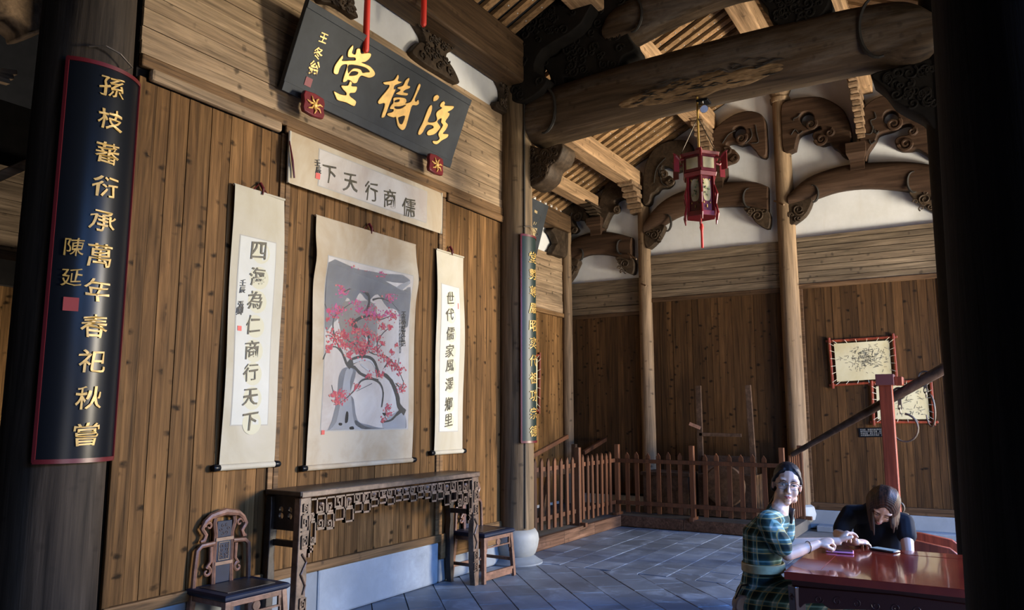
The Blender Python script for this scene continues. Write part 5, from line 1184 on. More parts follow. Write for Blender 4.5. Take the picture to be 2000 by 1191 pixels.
# ---------------------------------------------------------------- framed parchments on the gable
def frame(px4, label, seed, plane='x', off=XG-.06):
    """px4: outer bar corners TL, TR, BR, BL (centre lines)"""
    Q = [on(plane, off, *p) for p in px4]; O = Q[3].copy(); t = thing('laced_frame', label, 'picture', O)
    L = [q-O for q in Q]; out = Vector((-1, 0, 0)) if plane == 'x' else Vector((0, -1, 0)); ex = .05
    for a, b, lift in ((0, 1, 0), (2, 3, 0), (0, 3, .018), (1, 2, .018)):
        d = (L[b]-L[a]).normalized(); MB().bar(L[a]-d*ex+out*lift, L[b]+d*ex+out*lift, .034, .036, out).build('frame_bar', M_red, t, bevel=.008)
    c_ = sum(L, Vector())/4; I4 = [c_+(l-c_)*.86 for l in L]
    MB().add([i+out*.012 for i in I4]+[i+out*.006 for i in I4], [(0, 3, 2, 1), (4, 5, 6, 7)]+[(i, (i+1) % 4, 4+(i+1) % 4, 4+i) for i in range(4)]).build('parchment', M_parch, t)
    lc = MB()
    for a, b in ((0, 1), (1, 2), (2, 3), (3, 0)):
        for k in (.06, .25, .42, .6, .78, .94): lc.tube([I4[a].lerp(I4[b], k)+out*.016, L[a].lerp(L[b], k)+out*.04], .004, 4)
    lc.build('lacing', M_silk, t)
    rn = random.Random(seed); dr = MB()
    for k in range(230 if seed == 1 else 90):
        u = rn.gauss(.58, .2) if seed == 1 else rn.uniform(.1, .9); v_ = rn.gauss(.42, .16) if seed == 1 else rn.uniform(.15, .9)
        if not (.05 < u < .95 and .08 < v_ < .92): continue
        p = I4[0].lerp(I4[1], u).lerp(I4[3].lerp(I4[2], u), v_)+out*.0135; ang = rn.choice((0, 0, 1.57, 1.2, .3, 2.6)); ln = rn.uniform(.008, .030)
        e1 = (I4[1]-I4[0]).normalized(); e2 = Vector((0, 0, 1)); d = e1*math.cos(ang)+e2*math.sin(ang); n2 = e1*-math.sin(ang)+e2*math.cos(ang)
        dr.add([p-d*ln-n2*.0028, p+d*ln-n2*.0028, p+d*ln+n2*.0028, p-d*ln+n2*.0028], [(0, 1, 2, 3)])
    o = dr.build('ink_drawing', plain('ink_faint_%d' % seed, (.10, .095, .07), .8), t); o['kind'] = 'stuff'; return t
frame([(1620, 666), (1745, 658), (1752, 744), (1627, 752)], 'upper laced parchment drawing in a red stick frame on the gable wall', 1)
frame([(1703, 750), (1818, 741), (1825, 824), (1707, 824)], 'lower laced parchment drawing in a red stick frame behind the steelyard', 2)
frame([(1000, 690), (1052, 694), (1051, 802), (1000, 800)], 'laced parchment frame seen beside the inner column on the back wall', 3, 'y', YB-.06)
cp = [on('x', XG-.05, *p) for p in ((1676, 836), (1745, 834), (1746, 853), (1678, 854))]; t = thing('caption_plate', 'small black caption plate with white lines on the gable wall', 'sign', cp[3])
MB().add([p-cp[3]+Vector((dx, 0, 0)) for dx in (0, .02) for p in cp], [(0, 3, 2, 1), (4, 5, 6, 7)]+[(i, (i+1) % 4, 4+(i+1) % 4, 4+i) for i in range(4)]).build('plate', M_black, t)
txt = '榨油車轉動槽床傳統農具展示，以人力推動石碾碾碎油料', '由竹木鐵件製成，用於秤量糧食貨物，為本地農家所用'
tl_ = MB()
L4 = [p-cp[3] for p in cp]; ms = []
for r_ in range(4):
    n_ = 16
    for k in range(n_):
        if (r_*5+k) % 11 == 3: continue
        me = glyph((txt[r_ % 2])[(k+r_*3) % len(txt[0]) % len(txt[r_ % 2])], 0, 0); c0 = L4[0].lerp(L4[1], .08+.86*k/n_).lerp(L4[3].lerp(L4[2], .08+.86*k/n_), .18+.2*r_)
        map_mesh(me, lambda c_: c0+Vector((-.002, -c_.x*.021, c_.y*.021))); ms.append(me)
obj('caption_text', join(ms), plain('caption_white', (.22, .22, .21), .7), t)

# ---------------------------------------------------------------- steelyard on its red stand
xs0 = 9.3; SG = lambda px, py: on('x', xs0, px, py)
st = thing('steelyard_stand', 'red wooden stand with one square post and curved runner feet', 'stand', (xs0, SG(1740, 900).y, 0))
py_ = SG(1740, 900).y; ztop = SG(1730, 731).z
MB().box(-.065, .065, -.065, .065, .10, ztop-.08).build('post', M_red, st, bevel=.008)
MB().box(-.09, .09, -.09, .09, ztop-.12, ztop).build('post_cap', plain('red_lacquer_purple', (.11, .03, .028), .5), st, bevel=.006)
MB().box(-.07, .16, -.17, -.09, ztop-.12, ztop-.03).build('yoke', M_red, st, bevel=.006)
for dx in (-.20, .42):
    pr_ = [(-.62, .0), (-.60, .20), (-.50, .28), (-.2, .33), (.3, .33), (.5, .27), (.56, .0)]
    me = plate([[(p[0], p[1]) for p in pr_]], 'x', dx-.03, dx+.03, .006, 0); obj('runner', me, M_red, st)
MB().box(-.23, .45, -.06, .06, .08, .16).build('tie_bar', M_red, st, bevel=.005)
so2 = Vector((xs0+.14, SG(1745, 780).y, 0)); sy_ = thing('steelyard', 'long tapering dark wooden steelyard beam with two iron chain hooks, slanting up to the right', 'scale', so2)
a_, b_ = on('x', xs0+.14, 1546, 888), on('x', xs0+.14, 1905, 685)
MB().tube([a_-so2, a_.lerp(b_, .3)-so2, a_.lerp(b_, .6)-so2, a_.lerp(b_, .93)-so2, b_-so2], [.028, .038, .052, .062, .062], 12).build('beam', M_dark if False else wood('steelyard_wood', (.045, .028, .02), 'N', .35, .1, 0, .2, .4), sy_, True)
def hookchain(px, y0, y1, big, nm):
    x = xs0+.14; p0 = on('x', x, px, y0); L = p0.z-on('x', x, px, y1).z; mb = MB(); o = p0-so2
    mb.box(-.02, .02, -.018, .018, -.12, .02, Matrix.Translation(o)); mb.tube([o+Vector((0, .06*math.sin(2*PI*k/16), .06*math.cos(2*PI*k/16))) for k in range(17)], .012, 6, False)
    zz = -.12; k = 0
    while zz > -L*.55:
        u = Vector((1, 0, 0)) if k % 2 else Vector((0, 1, 0)); c_ = o+Vector((0, 0, zz-.025)); mb.tube([c_+u*.018*math.sin(2*PI*j/10)+Vector((0, 0, .032*math.cos(2*PI*j/10))) for j in range(11)], .007, 5, False); zz -= .045; k += 1
    mb.build('iron_chain', M_iron, sy_, True)
    r_ = L-abs(zz)
    pts = []; cc2 = o+Vector((0, -.03, zz-.16 if big else zz-.15))
    for j in range(18):
        a = R(95+ (290 if big else 250)*j/17); pts.append(cc2+(Vector((0, .13*math.cos(a), .15*math.sin(a))) if big else Vector((.05*math.cos(a), .045*math.cos(a), .17*math.sin(a)))))
    MB().tube(pts, [.013-.006*j/17 for j in range(18)], 7).build('iron_hook', M_iron, sy_, True)
hookchain(1756, 768, 832, True, ''); hookchain(1806, 736, 800, False, '')
# iron weight hanging from a string
wq = on('x', xs0-.35, 1757, 1050); wt = thing('scale_weight', 'grey iron scale weight with a string loop, behind the dark-haired woman', 'weight', (wq.x, wq.y, .236))
MB().lathe([(.13, 0), (.135, .02), (.09, .19), (.07, .2)], n=20).build('body', M_iron, wt, True)
MB().tube([(0, .05*math.cos(a), .25+.06*math.sin(a)) for a in [R(-60+20*k) for k in range(16)]], .012, 6).build('loop', M_iron, wt, True)
wt.location = (xs0+.42, on('x', xs0+.42, 1760, 1045).y, .331)
# bench and bag
def bench(name, label, O, L, rz, mat=M_red, h=.45):
    t = thing(name, label, 'bench', O, rz); MB().box(-L/2, L/2, -.15, .15, h-.035, h).build('seat', mat, t, bevel=.006)
    for sx in (-1, 1):
        for s2 in (-1, 1): MB().bar((sx*(L/2-.12), s2*.09, h-.035), (sx*(L/2-.08), s2*.13, 0), .045, .045, (0, 1, 0)).build('leg', mat, t, bevel=.004)
        MB().bar((sx*(L/2-.10), -.10, .2), (sx*(L/2-.10), .10, .2), .03, .03).build('stretcher', mat, t)
    return t
bench('bench', 'red lacquered bench under the woman in the checked dress', (4.72, 1.16, 0), .95, 0)
bench('bench', 'red lacquered bench under the woman in black behind the table', (5.86, .55, 0), 1.0, R(90))

# ---------------------------------------------------------------- what shows past the left column: passage behind the screen
wb2 = struct(MB().box(-3, 7.6, 7.55, 7.75, 0, 4.6).build('wall_passage', M_dark))
vplanks(wb2, M_plank, 'y', 2.9, 4.3, 1.36, 2.75, 7.5, wdt=.10, jit=.02); hplanks(wb2, M_board, 'y', 2.9, 4.4, [2.98, 3.12, 3.26, 3.42, 3.55, 3.72, 3.86], 7.5)
MB().box(2.9, 4.3, 7.40, 7.54, 2.75, 2.98).build('rail', M_dark, wb2)
MB().box(2.9, 4.3, 7.35, 7.54, 1.20, 1.34).build('sill', M_board, wb2, bevel=.01)
MB().box(2.9, 4.3, 7.25, 7.54, 0.0, 1.02).build('sunlight_white_block', M_plaster, wb2, bevel=.01)  # added block, its white colour stands in for the sunlight outside
MB().box(2.9, 4.3, 7.30, 7.54, 1.02, 1.20).build('blue_stone', M_tile, wb2, bevel=.01)
a, b = on('y', 5.9, -30, 358), on('y', 5.9, 86, 306)
tag(MB().bar(a, b, .07, .07).build('sloping_batten', M_purlin, bevel=.006), 'pale sloping batten seen past the left column', 'beam')
P = [(on('y', 5.3, *p).x, on('y', 5.3, *p).z) for p in ((-30, 20), (10, 40), (38, 62), (42, 74), (75, 66), (113, 40), (110, -30), (-30, -30))]
tag(obj('beam_end', plate([P], 'y', 5.2, 5.5, .02, 2), M_carvel), 'pale carved beam end in the top left corner of the picture', 'beam')
for i in range(3):
    a, b = on('y', 5.4, -10, 138+i*8), on('y', 5.4, 30-i*7, 143+i*9)
    tag(MB().bar(a, b, .05, .03).build('roof_batten', M_purlin), ['uppermost of three', 'middle one of three', 'lowest of three'][i]+' short pale roof battens in the dark top left corner', 'beam', 'battens in the dark top left corner')
# ================================================================== PEOPLE
def fuse(mb, voxel=.005, sm=3, extra=None):
    me = mb.mesh('tmp'); bm = bmesh.new(); bm.from_mesh(me); bmesh.ops.recalc_face_normals(bm, faces=bm.faces); bm.to_mesh(me); bm.free()
    o = bpy.data.objects.new('tmp', me); COL.objects.link(o)
    r = o.modifiers.new('r', 'REMESH'); r.mode = 'VOXEL'; r.voxel_size = voxel; r.use_smooth_shade = True
    s_ = o.modifiers.new('s', 'SMOOTH'); s_.factor = .5; s_.iterations = sm
    bpy.context.view_layer.update(); dg = bpy.context.evaluated_depsgraph_get()
    out = bpy.data.meshes.new_from_object(o.evaluated_get(dg)); bpy.data.objects.remove(o)
    out.polygons.foreach_set('use_smooth', [True]*len(out.polygons)); out.materials.clear(); return out
def wrinkle(me, fn):
    n = len(me.vertices); co = np.empty(n*3); me.vertices.foreach_get('co', co); nr = np.empty(n*3); me.vertex_normals.foreach_get('vector', nr)
    co = co.reshape(-1, 3); nr = nr.reshape(-1, 3); k = np.array([fn(Vector(c)) for c in co]); me.vertices.foreach_set('co', (co+nr*k[:, None]).ravel()); me.update()
def D(px, py, t): return CAM+ray(px, py)*t
def skin(name, c):
    s = NT(name); s.b.inputs['Base Color'].default_value = (*c, 1); s.b.inputs['Roughness'].default_value = .5
    s.b.inputs['Subsurface Weight'].default_value = .12; s.b.inputs['Subsurface Radius'].default_value = (.02, .008, .004); s.b.inputs['Subsurface Scale'].default_value = .4; return s.m
SK1 = skin('skin_fair', (.66, .43, .33)); SK2 = skin('skin_warm', (.60, .38, .28))
M_hair1 = plain('hair_black', (.010, .008, .010), .38, spec=.6); M_lip = plain('lip', (.48, .15, .14), .45); M_eyew = plain('eye_white', (.62, .60, .58), .3); M_iris = plain('iris_dark', (.012, .008, .006), .15)
def _hair(name, c1, c2):
    s = NT(name); v = s.coord((90, 90, 5)); f = s.noise(v, 1, 4, .5); s.l(s.ramp(f, [(.35, c1), (.7, c2)]), s.b.inputs['Base Color']); s.b.inputs['Roughness'].default_value = .5; s.b.inputs['Specular IOR Level'].default_value = .3; s.bump(f, .5, .003); return s.m
M_hair2 = _hair('hair_brown', (.012, .007, .006), (.085, .032, .016)); M_hair1 = _hair('hair_black_fine', (.008, .007, .009), (.022, .017, .018))

def frame_of(o, fwd, upv):
    f = Vector(fwd).normalized(); r = f.cross(Vector(upv)).normalized(); u = r.cross(f)
    return Matrix(((r.x, f.x, u.x, o[0]), (r.y, f.y, u.y, o[1]), (r.z, f.z, u.z, o[2]), (0, 0, 0, 1)))   # x right, y forward, z up
def head_blobs(mb, M):
    h = MB(); h.ell((0, -.004, .030), (.073, .090, .088)); h.ell((0, .028, -.034), (.058, .058, .078)); h.ell((0, .055, -.098), (.024, .024, .018))
    for s_ in (-1, 1):
        h.ell((s_*.034, .050, -.034), (.027, .032, .032)); h.ell((s_*.040, .018, -.075), (.022, .034, .026)); h.ell((s_*.0105, .0905, -.040), (.0075, .009, .0065)); h.ell((s_*.076, -.004, -.008), (.008, .017, .028))
        h.ell((s_*.030, .064, .030), (.026, .022, .012))
    h.limb([(0, .080, .014), (0, .092, -.014), (0, .100, -.034)], [.008, .0085, .0095], 10); h.ell((0, .100, -.036), (.0105, .010, .0085))
    h.ell((0, .078, -.062), (.022, .016, .012)); h.ell((0, .074, -.080), (.020, .014, .012))
    h.xf(M); mb.add(h.v, h.f)
def face_parts(t, M, eyes=True, look=0, closed=False):
    for s_ in (-1, 1):
        c = Vector((s_*.031, .0785, .001))
        if not closed:
            MB().ell(c, (.0150, .0075, .0062), None, 14, 8).xf(M).build('eye', M_eyew, t, True)
            MB().ell(c+Vector((look, .0052, .0002)), (.0062, .0035, .0058), None, 12, 8).xf(M).build('iris', M_iris, t, True)
        l = MB(); l.tube([c+Vector((-.016*s_, .004, -.001)), c+Vector((-.008*s_, .0075, .0055)), c+Vector((.004*s_, .0075, .0065)), c+Vector((.017*s_, .001, .001))], [.0012, .0019, .002, .0012], 6); l.xf(M).build('eyelid', M_iris, t, True)
        b = MB(); b.tube([(s_*.013, .088, .021), (s_*.028, .087, .0265), (s_*.048, .074, .022)], [.0022, .0032, .0014], 6, sx=.6); b.xf(M).build('eyebrow', M_hair1, t, True)
    l = MB(); l.limb([(-.019, .0845, -.0655), (-.006, .0935, -.0625), (0, .0935, -.0635), (.006, .0935, -.0625), (.019, .0845, -.0655)], [.0022, .0042, .0040, .0042, .0022], 8)
    l.limb([(-.015, .0850, -.0685), (0, .0925, -.0720), (.015, .0850, -.0685)], [.0022, .0052, .0022], 8); l.xf(M); obj('lips', fuse(l, .0012, 2), M_lip, t)
def hand(mb, wrist, M, curl=.5, s_=1, spread=.10, thumb=.6, curls=None):
    """M: hand frame, x across the palm towards the thumb side, y along the fingers, z back of the hand"""
    h = MB(); h.limb([(0, .008, 0), (.002, .045, 0), (.001, .078, 0)], [.021, .026, .026], 12, flat=1.25, up=(0, 0, 1))
    h.v = [(x, y, z*.62) for x, y, z in h.v]
    L = [.072, .080, .074, .058]; X = [.027, .009, -.009, -.026]
    for i in range(4):
        cu = curls[i] if curls else curl*(1+.08*i); p = Vector((X[i], .080-.004*abs(i-1), 0)); a = 0; pts = [p-Vector((0, .02, 0)), p]; dirx = spread*(1.5-i)*.5
        for k, f_ in enumerate((.45, .31, .24)):
            a += cu*(.9, 1.1, .8)[k]; p = p+Vector((dirx*math.cos(a), math.cos(a), -math.sin(a))).normalized()*L[i]*f_; pts.append(p)
        h.limb(pts, [.0098, .0095, .0086, .0078, .0066], 8)
    tp_ = [(.018, .015, -.004), (.038, .038, -.012), (.044+.012*(1-thumb), .062, -.018-.012*thumb), (.040-.02*thumb, .084, -.022-.020*thumb)]
    h.limb(tp_, [.0135, .0125, .0105, .0082], 8)
    if s_ < 0: h.v = [(-x, y, z) for x, y, z in h.v]; h.f = [f[::-1] for f in h.f]
    h.xf(M); mb.add(h.v, h.f)
def hand_frame(wrist, d, back):
    y = Vector(d).normalized(); x = y.cross(Vector(back)).normalized(); z = x.cross(y)
    return Matrix(((x.x, y.x, z.x, wrist[0]), (x.y, y.y, z.y, wrist[1]), (x.z, y.z, z.z, wrist[2]), (0, 0, 0, 1)))

# ---------- woman in the checked dress
O1 = Vector((4.72, 1.16, 0)); p1 = thing('person', 'woman in glasses and green checked dress at the red table, looking at the camera', 'person', O1)
T1 = Matrix.Translation(-O1)
hc = D(1537, 946, 4.52); tocam = (CAM-hc); fw1 = Vector((tocam.x, tocam.y, 0)).normalized(); fw1 = (fw1+Vector((0, 0, .02))+Vector((.0, -.10, 0))).normalized()
rl = R(-7); side = fw1.cross(Vector((0, 0, 1))).normalized(); up1 = Vector((0, 0, 1))*math.cos(rl)+side*math.sin(rl)
H1 = frame_of(hc, fw1, up1)
pel = Vector((4.70, 1.155, .53)); ch = Vector((4.715, 1.135, .86)); nb = Vector((4.74, 1.05, 1.045)); shR = D(1503, 990, 4.40); shL = shR+Vector((.335, -.02, .0))
shR = Vector((4.58, 1.085, 1.0)); shL = Vector((4.89, 1.06, 1.0))
elR = D(1541, 1083, 4.16); wrR = D(1598, 1061, 4.18)
def onz(px, py, z): return on('z', z, px, py)
elR = onz(1538, 1083, .825); wrR = onz(1596, 1062, .875); fiR = onz(1611, 1056, .89); elL = Vector((4.93, 1.06, .83)); wrL = onz(1636, 1057, .855)
b = MB(); head_blobs(b, H1)
b.limb([hc+Vector((0, .0, -.06))+Vector((.02, .03, 0)), nb.lerp(hc, .3), nb], [.048, .046, .056])
b.limb([nb, ch+Vector((0,0,.05)), ch+Vector((0,0,-.12)), pel], [.055, .085, .08, .10], 16, flat=1.25, up=(0, -1, 0))
for sh, el, wr in ((shR, elR, wrR), (shL, elL, wrL)):
    b.limb([nb+Vector((0, 0, -.05)), sh], [.045, .038]); b.limb([sh, sh.lerp(el, .5), el], [.040, .038, .033]); b.limb([el, el.lerp(wr, .35), wr], [.034, .034, .0235])
# hands: right one a loose fist, left one half open
yd = (fiR-wrR).normalized(); hand(b, wrR, hand_frame(wrR, (fiR-wrR)+Vector((.02, -.02, .0)), (-.35, .0, 1)), 1.0, -1 if False else 1, .05, .9)
lh = onz(1652, 1050, .87); hand(b, wrL, hand_frame(wrL, (lh-wrL)+Vector((0, 0, .025)), (.3, .2, 1)), .62, 1, .16, .35, [.55, .7, .85, .95])
for s_ in (-.10, .10):
    kn = Vector((pel.x+s_, .74, .53)); b.limb([pel+Vector((s_*.8, 0, -.02)), kn], [.085, .060]); an = Vector((pel.x+s_, .78, .09)); b.limb([kn, kn.lerp(an, .4), an], [.058, .050, .033]); b.limb([an, an+Vector((0, -.06, -.045)), an+Vector((0, -.15, -.06))], [.034, .033, .026])
obj('body', fuse(b.xf(T1), .0042, 3), SK1, p1)
face_parts(p1, T1 @ H1, look=.001)
# hair: parted, tied low, tail falling in front of the far shoulder
h = MB(); h.ell((0, -.016, .046), (.0800, .0935, .088)); h.ell((0, -.055, -.005), (.066, .050, .085)); h.ell((0, -.025, .02), (.0795, .065, .07))
for s_ in (-1, 1):
    h.limb([(s_*.030, .058, .092), (s_*.050, .054, .072), (s_*.066, .036, .045), (s_*.077, .004, .012)], [.006, .008, .009, .009], 8)
    h.limb([(s_*.052, .050, .075), (s_*.070, .024, .045), (s_*.0775, -.006, .018), (s_*.068, -.04, -.035)], [.006, .009, .011, .018], 10)
h.xf(H1); 
tail = MB(); ta = H1 @ Vector((.03, -.075, -.07)); tail.limb([ta, H1 @ Vector((.075, -.03, -.13)), D(1548, 1000, 4.50), D(1545, 1020, 4.48)], [.030, .030, .026, .010], 12); h.add(tail.v, tail.f)
obj('hair', fuse(h.xf(T1), .005, 2), M_hair1, p1)
# glasses
g = MB()
for s_ in (-1, 1):
    pts = [Vector((s_*.033+.025*math.copysign(abs(math.cos(a))**.75, math.cos(a)), .104-.010*abs(math.cos(a)) if False else .103-.006*(s_*math.cos(a) > 0), -.004+.0195*math.copysign(abs(math.sin(a))**.8, math.sin(a)))) for a in [2*PI*k/24 for k in range(25)]]
    g.tube(pts, .0013, 6, False); g.tube([p for p in pts[2:11]], .0021, 6); g.tube([(s_*.058, .098, .004), (s_*.076, .05, .004), (s_*.079, 0, -.002)], .0018, 6)
g.tube([(-.009, .104, .001), (0, .107, .004), (.009, .104, .001)], .0014, 6)
g.xf(T1 @ H1).build('glasses', plain('glasses_black', (.01, .01, .015), .25), p1, True)
def lens(s_):
    m = NT('lens_%d' % (s_+1)); m.b.inputs['Base Color'].default_value = (.9, .95, 1, 1); m.b.inputs['Roughness'].default_value = .02; m.b.inputs['Alpha'].default_value = .07; m.b.inputs['Specular IOR Level'].default_value = .9
    vs = [(s_*.033+.024*math.cos(a), .1025, -.004+.0185*math.sin(a)) for a in [2*PI*k/20 for k in range(20)]]; MB().add(vs, [tuple(range(20))[::-1]]).xf(T1 @ H1).build('lens', m.m, p1)
lens(-1); lens(1)
# checked dress
def plaid():
    s = NT('checked_cloth'); tc = s.n('ShaderNodeTexCoord'); sp = s.n('ShaderNodeSeparateXYZ'); s.l(tc.outputs['Object'], sp.inputs[0])
    def tri(src, f, off=0):
        a = s.n('ShaderNodeMath', operation='MULTIPLY_ADD'); s.l(src, a.inputs[0]); a.inputs[1].default_value = f; a.inputs[2].default_value = off
        m = s.n('ShaderNodeMath', operation='FRACT'); s.l(a.outputs[0], m.inputs[0]); return m.outputs[0]
    ad = s.n('ShaderNodeMath', operation='MULTIPLY_ADD'); s.l(sp.outputs[1], ad.inputs[0]); ad.inputs[1].default_value = .8; 
    mx = s.n('ShaderNodeMath', operation='MULTIPLY'); s.l(sp.outputs[0], mx.inputs[0]); mx.inputs[1].default_value = .62; s.l(mx.outputs[0], ad.inputs[2])
    st = [(0, (0, 0, 0)), (.30, (0, 0, 0)), (.33, (.55, .55, .55)), (.62, (.55, .55, .55)), (.66, (1, 1, 1)), (.74, (1, 1, 1)), (.78, (.3, .3, .3)), (1, (0, 0, 0))]
    u = s.ramp(tri(ad.outputs[0], 16), st); v = s.ramp(tri(sp.outputs[2], 15), st)
    mm = s.mix(.5, u, v); c = s.ramp(mm, [(0, (.010, .022, .022)), (.28, (.035, .085, .085)), (.5, (.12, .25, .26)), (.78, (.32, .42, .40)), (1, (.62, .66, .60))])
    y1 = s.ramp(tri(ad.outputs[0], 16, .12), [(0, (0, 0, 0)), (.46, (0, 0, 0)), (.48, (.8, .8, .8)), (.52, (.8, .8, .8)), (.54, (0, 0, 0))]); y2 = s.ramp(tri(sp.outputs[2], 15, .12), [(0, (0, 0, 0)), (.46, (0, 0, 0)), (.48, (.8, .8, .8)), (.52, (.8, .8, .8)), (.54, (0, 0, 0))])
    c = s.mix(y1, c, (.38, .30, .10)); c = s.mix(y2, c, (.38, .30, .10)); s.l(c, s.b.inputs['Base Color']); s.b.inputs['Roughness'].default_value = .8; s.b.inputs['Specular IOR Level'].default_value = .2; return s.m
d = MB(); d.limb([nb+Vector((0, .018, -.015)), nb+Vector((0, .02, -.045)), ch+Vector((0, .0, .04)), ch+Vector((-.01, .02, -.12)), pel+Vector((0, 0, .10))], [.060, .080, .122, .104, .112], 20, flat=1.18, up=(0, -1, 0))
for sh, el, f_ in ((shR, elR, .72), (shL, elL, .66)):
    d.limb([nb+Vector((0, .01, -.045)), sh+Vector((0, 0, .004))], [.066, .058]); e = sh.lerp(el, f_); d.limb([sh, sh.lerp(e, .5), e], [.060, .066, .062])
d.limb([pel+Vector((0, 0, .12)), pel+Vector((0, .0, 0))], [.118, .155], 20, flat=1.15, up=(0, -1, 0)); d.limb([pel+Vector((0, -.0, 0)), Vector((pel.x, .86, .52)), Vector((pel.x, .72, .50))], [.16, .15, .125], 20, flat=1.2, up=(0, 0, 1))
d.limb([Vector((pel.x, .74, .5)), Vector((pel.x, .76, .33)), Vector((pel.x, .78, .22))], [.12, .155, .17], 20, flat=1.2, up=(0, -1, 0))
me = fuse(d.xf(T1), .006, 3)
wrinkle(me, lambda c: .004*noise.noise(c*18)+.007*noise.noise(Vector((c.x*9, c.y*9, c.z*5))))
obj('dress', me, plaid(), p1)
# belt and bracelet
bp = [(4.70-O1.x+math.cos(a)*.137, 1.143-O1.y+math.sin(a)*.116, .735) for a in [2*PI*k/32 for k in range(32)]]
mb = MB(); vs = []
for (x, y, z) in bp:
    for dz_, k in ((-.024, 1.02), (-.020, 1.05), (.020, 1.03), (.024, .99)): vs.append((bp[0][0]*0+(x-(-.02))*k-.02, (y-.008)*k+.008, z+dz_))
n = 32; mb.add(vs, [(4*i+j, 4*((i+1) % n)+j, 4*((i+1) % n)+j+1, 4*i+j+1) for i in range(n) for j in range(3)]).build('belt', plain('belt_tan', (.42, .34, .18), .6, nz=.2, ns=30), p1, True)
wb = elR.lerp(wrR, .68); ax_ = (wrR-elR).normalized(); e1 = ax_.cross(Vector((0, 0, 1))).normalized(); e2 = e1.cross(ax_)
MB().tube([wb+(e1*math.cos(a)+e2*math.sin(a))*.031+ax_*.01*math.sin(a)-O1 for a in [2*PI*k/24 for k in range(25)]], .0022, 6, False).build('bracelet', M_iris, p1, True)
for s_ in (-.10, .10):
    m = MB(); m.limb([(pel.x+s_-O1.x, .80-O1.y, .045), (pel.x+s_-O1.x, .72-O1.y, .035), (pel.x+s_-O1.x, .61-O1.y, .03)], [.04, .042, .032]); me = fuse(m, .006, 2)
    for v in me.vertices: v.co.z = max(v.co.z, .002)
    obj('shoe', me, plain('shoe_%d' % int(s_*100), (.5, .48, .45), .6), p1)

# ---------- woman in black
O2 = Vector((5.86, .55, 0)); p2 = thing('person', 'brown-haired woman in a black top bending over the red table, tapping a phone', 'person', O2)
T2 = Matrix.Translation(-O2)
hc2 = D(1724, 988, 4.93); tc2 = (CAM-hc2); hd = Vector((tc2.x, tc2.y, 0)).normalized(); rt2 = hd.cross(Vector((0, 0, 1))).normalized()   # rt2: her right = image left
pt = R(46); f2 = hd*math.cos(pt)-Vector((0, 0, 1))*math.sin(pt)+rt2*.14; u2 = hd*math.sin(pt)+Vector((0, 0, 1))*math.cos(pt)-rt2*.30
H2 = frame_of(hc2, f2, u2)
nb2 = Vector((5.72, .64, .995)); ch2 = Vector((5.83, .63, .82)); pel2 = Vector((5.93, .60, .53)); sR = Vector((5.72, .80, .935)); sL = Vector((5.70, .475, .91))
eR = Vector((5.56, .86, .825)); wR = onz(1672, 1058, .825); eL = on('z', .80, 1762, 1078)+Vector((.12, -.02, -.06)); eL = Vector((5.57, .455, .74)); wL = Vector((5.62, .58, .62))
b = MB(); head_blobs(b, H2); b.limb([H2 @ Vector((0, -.03, -.06)), H2 @ Vector((0, -.045, -.10)), nb2], [.046, .042, .046])
b.limb([nb2, ch2, pel2], [.052, .10, .12], 16, flat=1.25, up=(1, 0, 0))
for sh, el, wr in ((sR, eR, wR), (sL, eL, wL)):
    b.limb([nb2+Vector((0, 0, -.05)), sh], [.045, .042]); b.limb([sh, sh.lerp(el, .5), el], [.047, .041, .034]); b.limb([el, el.lerp(wr, .35), wr], [.034, .034, .0235])
hp = onz(1705, 1062, .80); hand(b, wR, hand_frame(wR, (hp-wR)+Vector((0, 0, .01)), (-.2, -.1, 1)), .42, -1, .22, .3, [.55, .38, .42, .5])
hand(b, wL, hand_frame(wL, (.1, .9, -.2), (-.3, 0, 1)), .5, 1)
for s_ in (-.10, .10):
    kn = Vector((5.50, pel2.y+s_, .53)); b.limb([pel2+Vector((0, s_*.8, -.02)), kn], [.085, .060]); an = Vector((5.52, pel2.y+s_, .09)); b.limb([kn, an], [.055, .035]); b.limb([an, an+Vector((-.12, 0, -.055))], [.034, .026])
obj('body', fuse(b.xf(T2), .0042, 3), SK2, p2)
face_parts(p2, T2 @ H2, closed=True)
hh = MB(); hh.ell((0, -.018, .040), (.082, .092, .090)); hh.ell((0, -.05, 0), (.076, .06, .09)); hh.xf(H2); h = MB(); h.add(hh.v, hh.f)
for k in range(15):
    for s_ in (-1, 1):
        a = k/14; yk = .066-.140*a; q_ = math.sqrt(max(.02, 1-((yk+.018)/.094)**2))
        P_ = [H2 @ Vector((s_*.004, yk*.96, .04+.094*q_)), H2 @ Vector((s_*.050*q_, yk, .04+.078*q_)), H2 @ Vector((s_*.082*q_, yk-.004, .04+.02*q_)), H2 @ Vector((s_*.090*(.35+.65*q_), yk-.008, -.005))]
        ln = (.135 if s_ > 0 else .085)+.018*math.sin(k*2.3+s_); e_ = P_[3]+Vector((0, 0, -ln))+rt2*(-s_*.004)
        h.limb(P_+[P_[3].lerp(e_, .55)+hd*.004*math.sin(k*3), e_], [.008, .009, .011, .013, .012, .004], 8)
obj('hair', fuse(h.xf(T2), .0035, 1), M_hair2, p2)
d = MB(); d.limb([nb2+Vector((.01, 0, -.035)), ch2+Vector((0, 0, .05)), ch2+Vector((.02, 0, -.10)), pel2+Vector((0, 0, .03))], [.08, .145, .14, .15], 20, flat=1.22, up=(1, 0, 0))
for sh, el, f_ in ((sR, eR, .75), (sL, eL, .42)):
    d.limb([nb2+Vector((0, 0, -.045)), sh+Vector((0, 0, .004))], [.066, .058]); e = sh.lerp(el, f_); d.limb([sh, e], [.060, .058])
me = fuse(d.xf(T2), .006, 3)
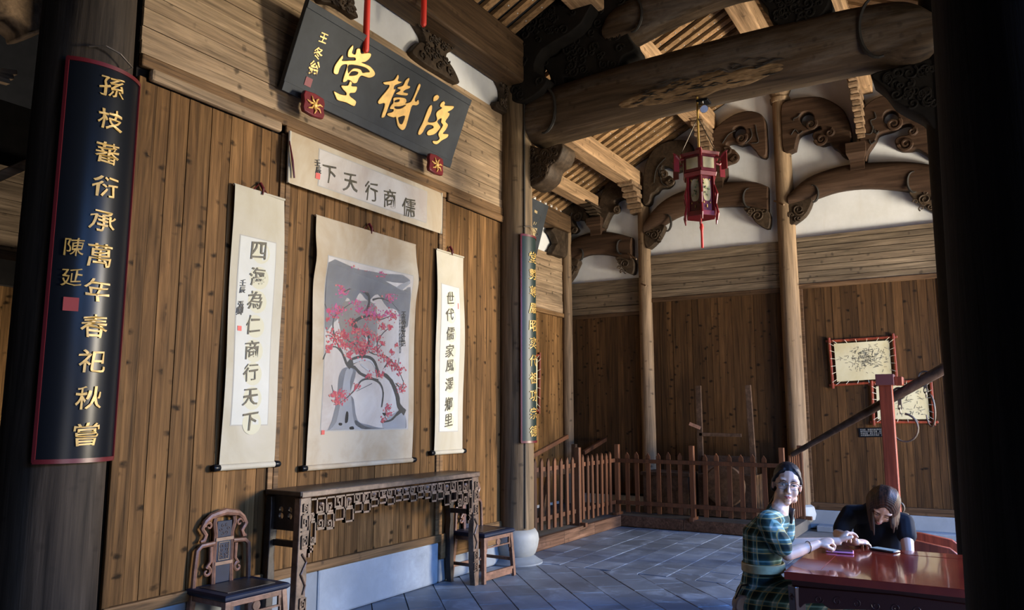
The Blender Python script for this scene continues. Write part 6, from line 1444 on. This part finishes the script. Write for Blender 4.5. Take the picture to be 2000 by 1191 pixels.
wrinkle(me, lambda c: .009*noise.noise(c*9))
M_blk = plain('black_cloth', (.010, .012, .018), .85, spec=.2); obj('top', me, M_blk, p2)
d = MB()
for s_ in (-.10, .10): d.limb([pel2+Vector((0, s_*.7, 0)), Vector((5.50, pel2.y+s_, .53)), Vector((5.50, pel2.y+s_, .50)), Vector((5.52, pel2.y+s_, .12))], [.115, .085, .08, .055])
obj('trousers', fuse(d.xf(T2), .007, 3), plain('dark_trousers', (.02, .022, .03), .8), p2)
for s_ in (-.10, .10):
    m = MB(); m.limb([(5.54-O2.x, pel2.y+s_-O2.y, .045), (5.46-O2.x, pel2.y+s_-O2.y, .035), (5.36-O2.x, pel2.y+s_-O2.y, .03)], [.04, .042, .032]); me = fuse(m, .006, 2)
    for v in me.vertices: v.co.z = max(v.co.z, .002)
    obj('shoe', me, plain('shoe_dark_%d' % int(s_*100), (.05, .05, .05), .6), p2)
# handbag on the bench behind the first woman
bg = onz(1464, 1176, .52); bag = thing('handbag', 'grey-brown handbag with a dark strap on the bench beside the woman in the checked dress', 'bag', (bg.x-.13, bg.y-.045, .4505)); bag.scale = (.8, .8, .8)
me = curve_mesh([[(p.x, p.y) for p in smooth_poly([(-.12, 0, 0), (.12, 0, 0), (.125, .10, 0), (.10, .16, 0), (0, .175, 0), (-.10, .16, 0), (-.125, .10, 0)], 4)]], .09, .02, 2); map_mesh(me, lambda c: (c.x*.52-c.z*.85, -c.x*.85-c.z*.52, c.y)); 
M_bag = plain('bag_leather', (.16, .115, .10), .5, nz=.2); obj('pouch', me, M_bag, bag, True)
me = curve_mesh([[(p.x, p.y) for p in smooth_poly([(-.122, .08, 0), (0, .05, 0), (.122, .08, 0), (.105, .165, 0), (0, .182, 0), (-.105, .165, 0)], 4)]], .10, .01, 2); map_mesh(me, lambda c: (c.x*.52-c.z*.85, -c.x*.85-c.z*.52, c.y)); obj('flap', me, M_bag, bag, True)
MB().tube([(-.06, .10, .15), (-.03, .06, .24), (.02, -.03, .25), (.06, -.10, .15)], .008, 8, sx=1.5).build('strap', M_iris, bag, True)
bpy.data.objects.remove(_FO)
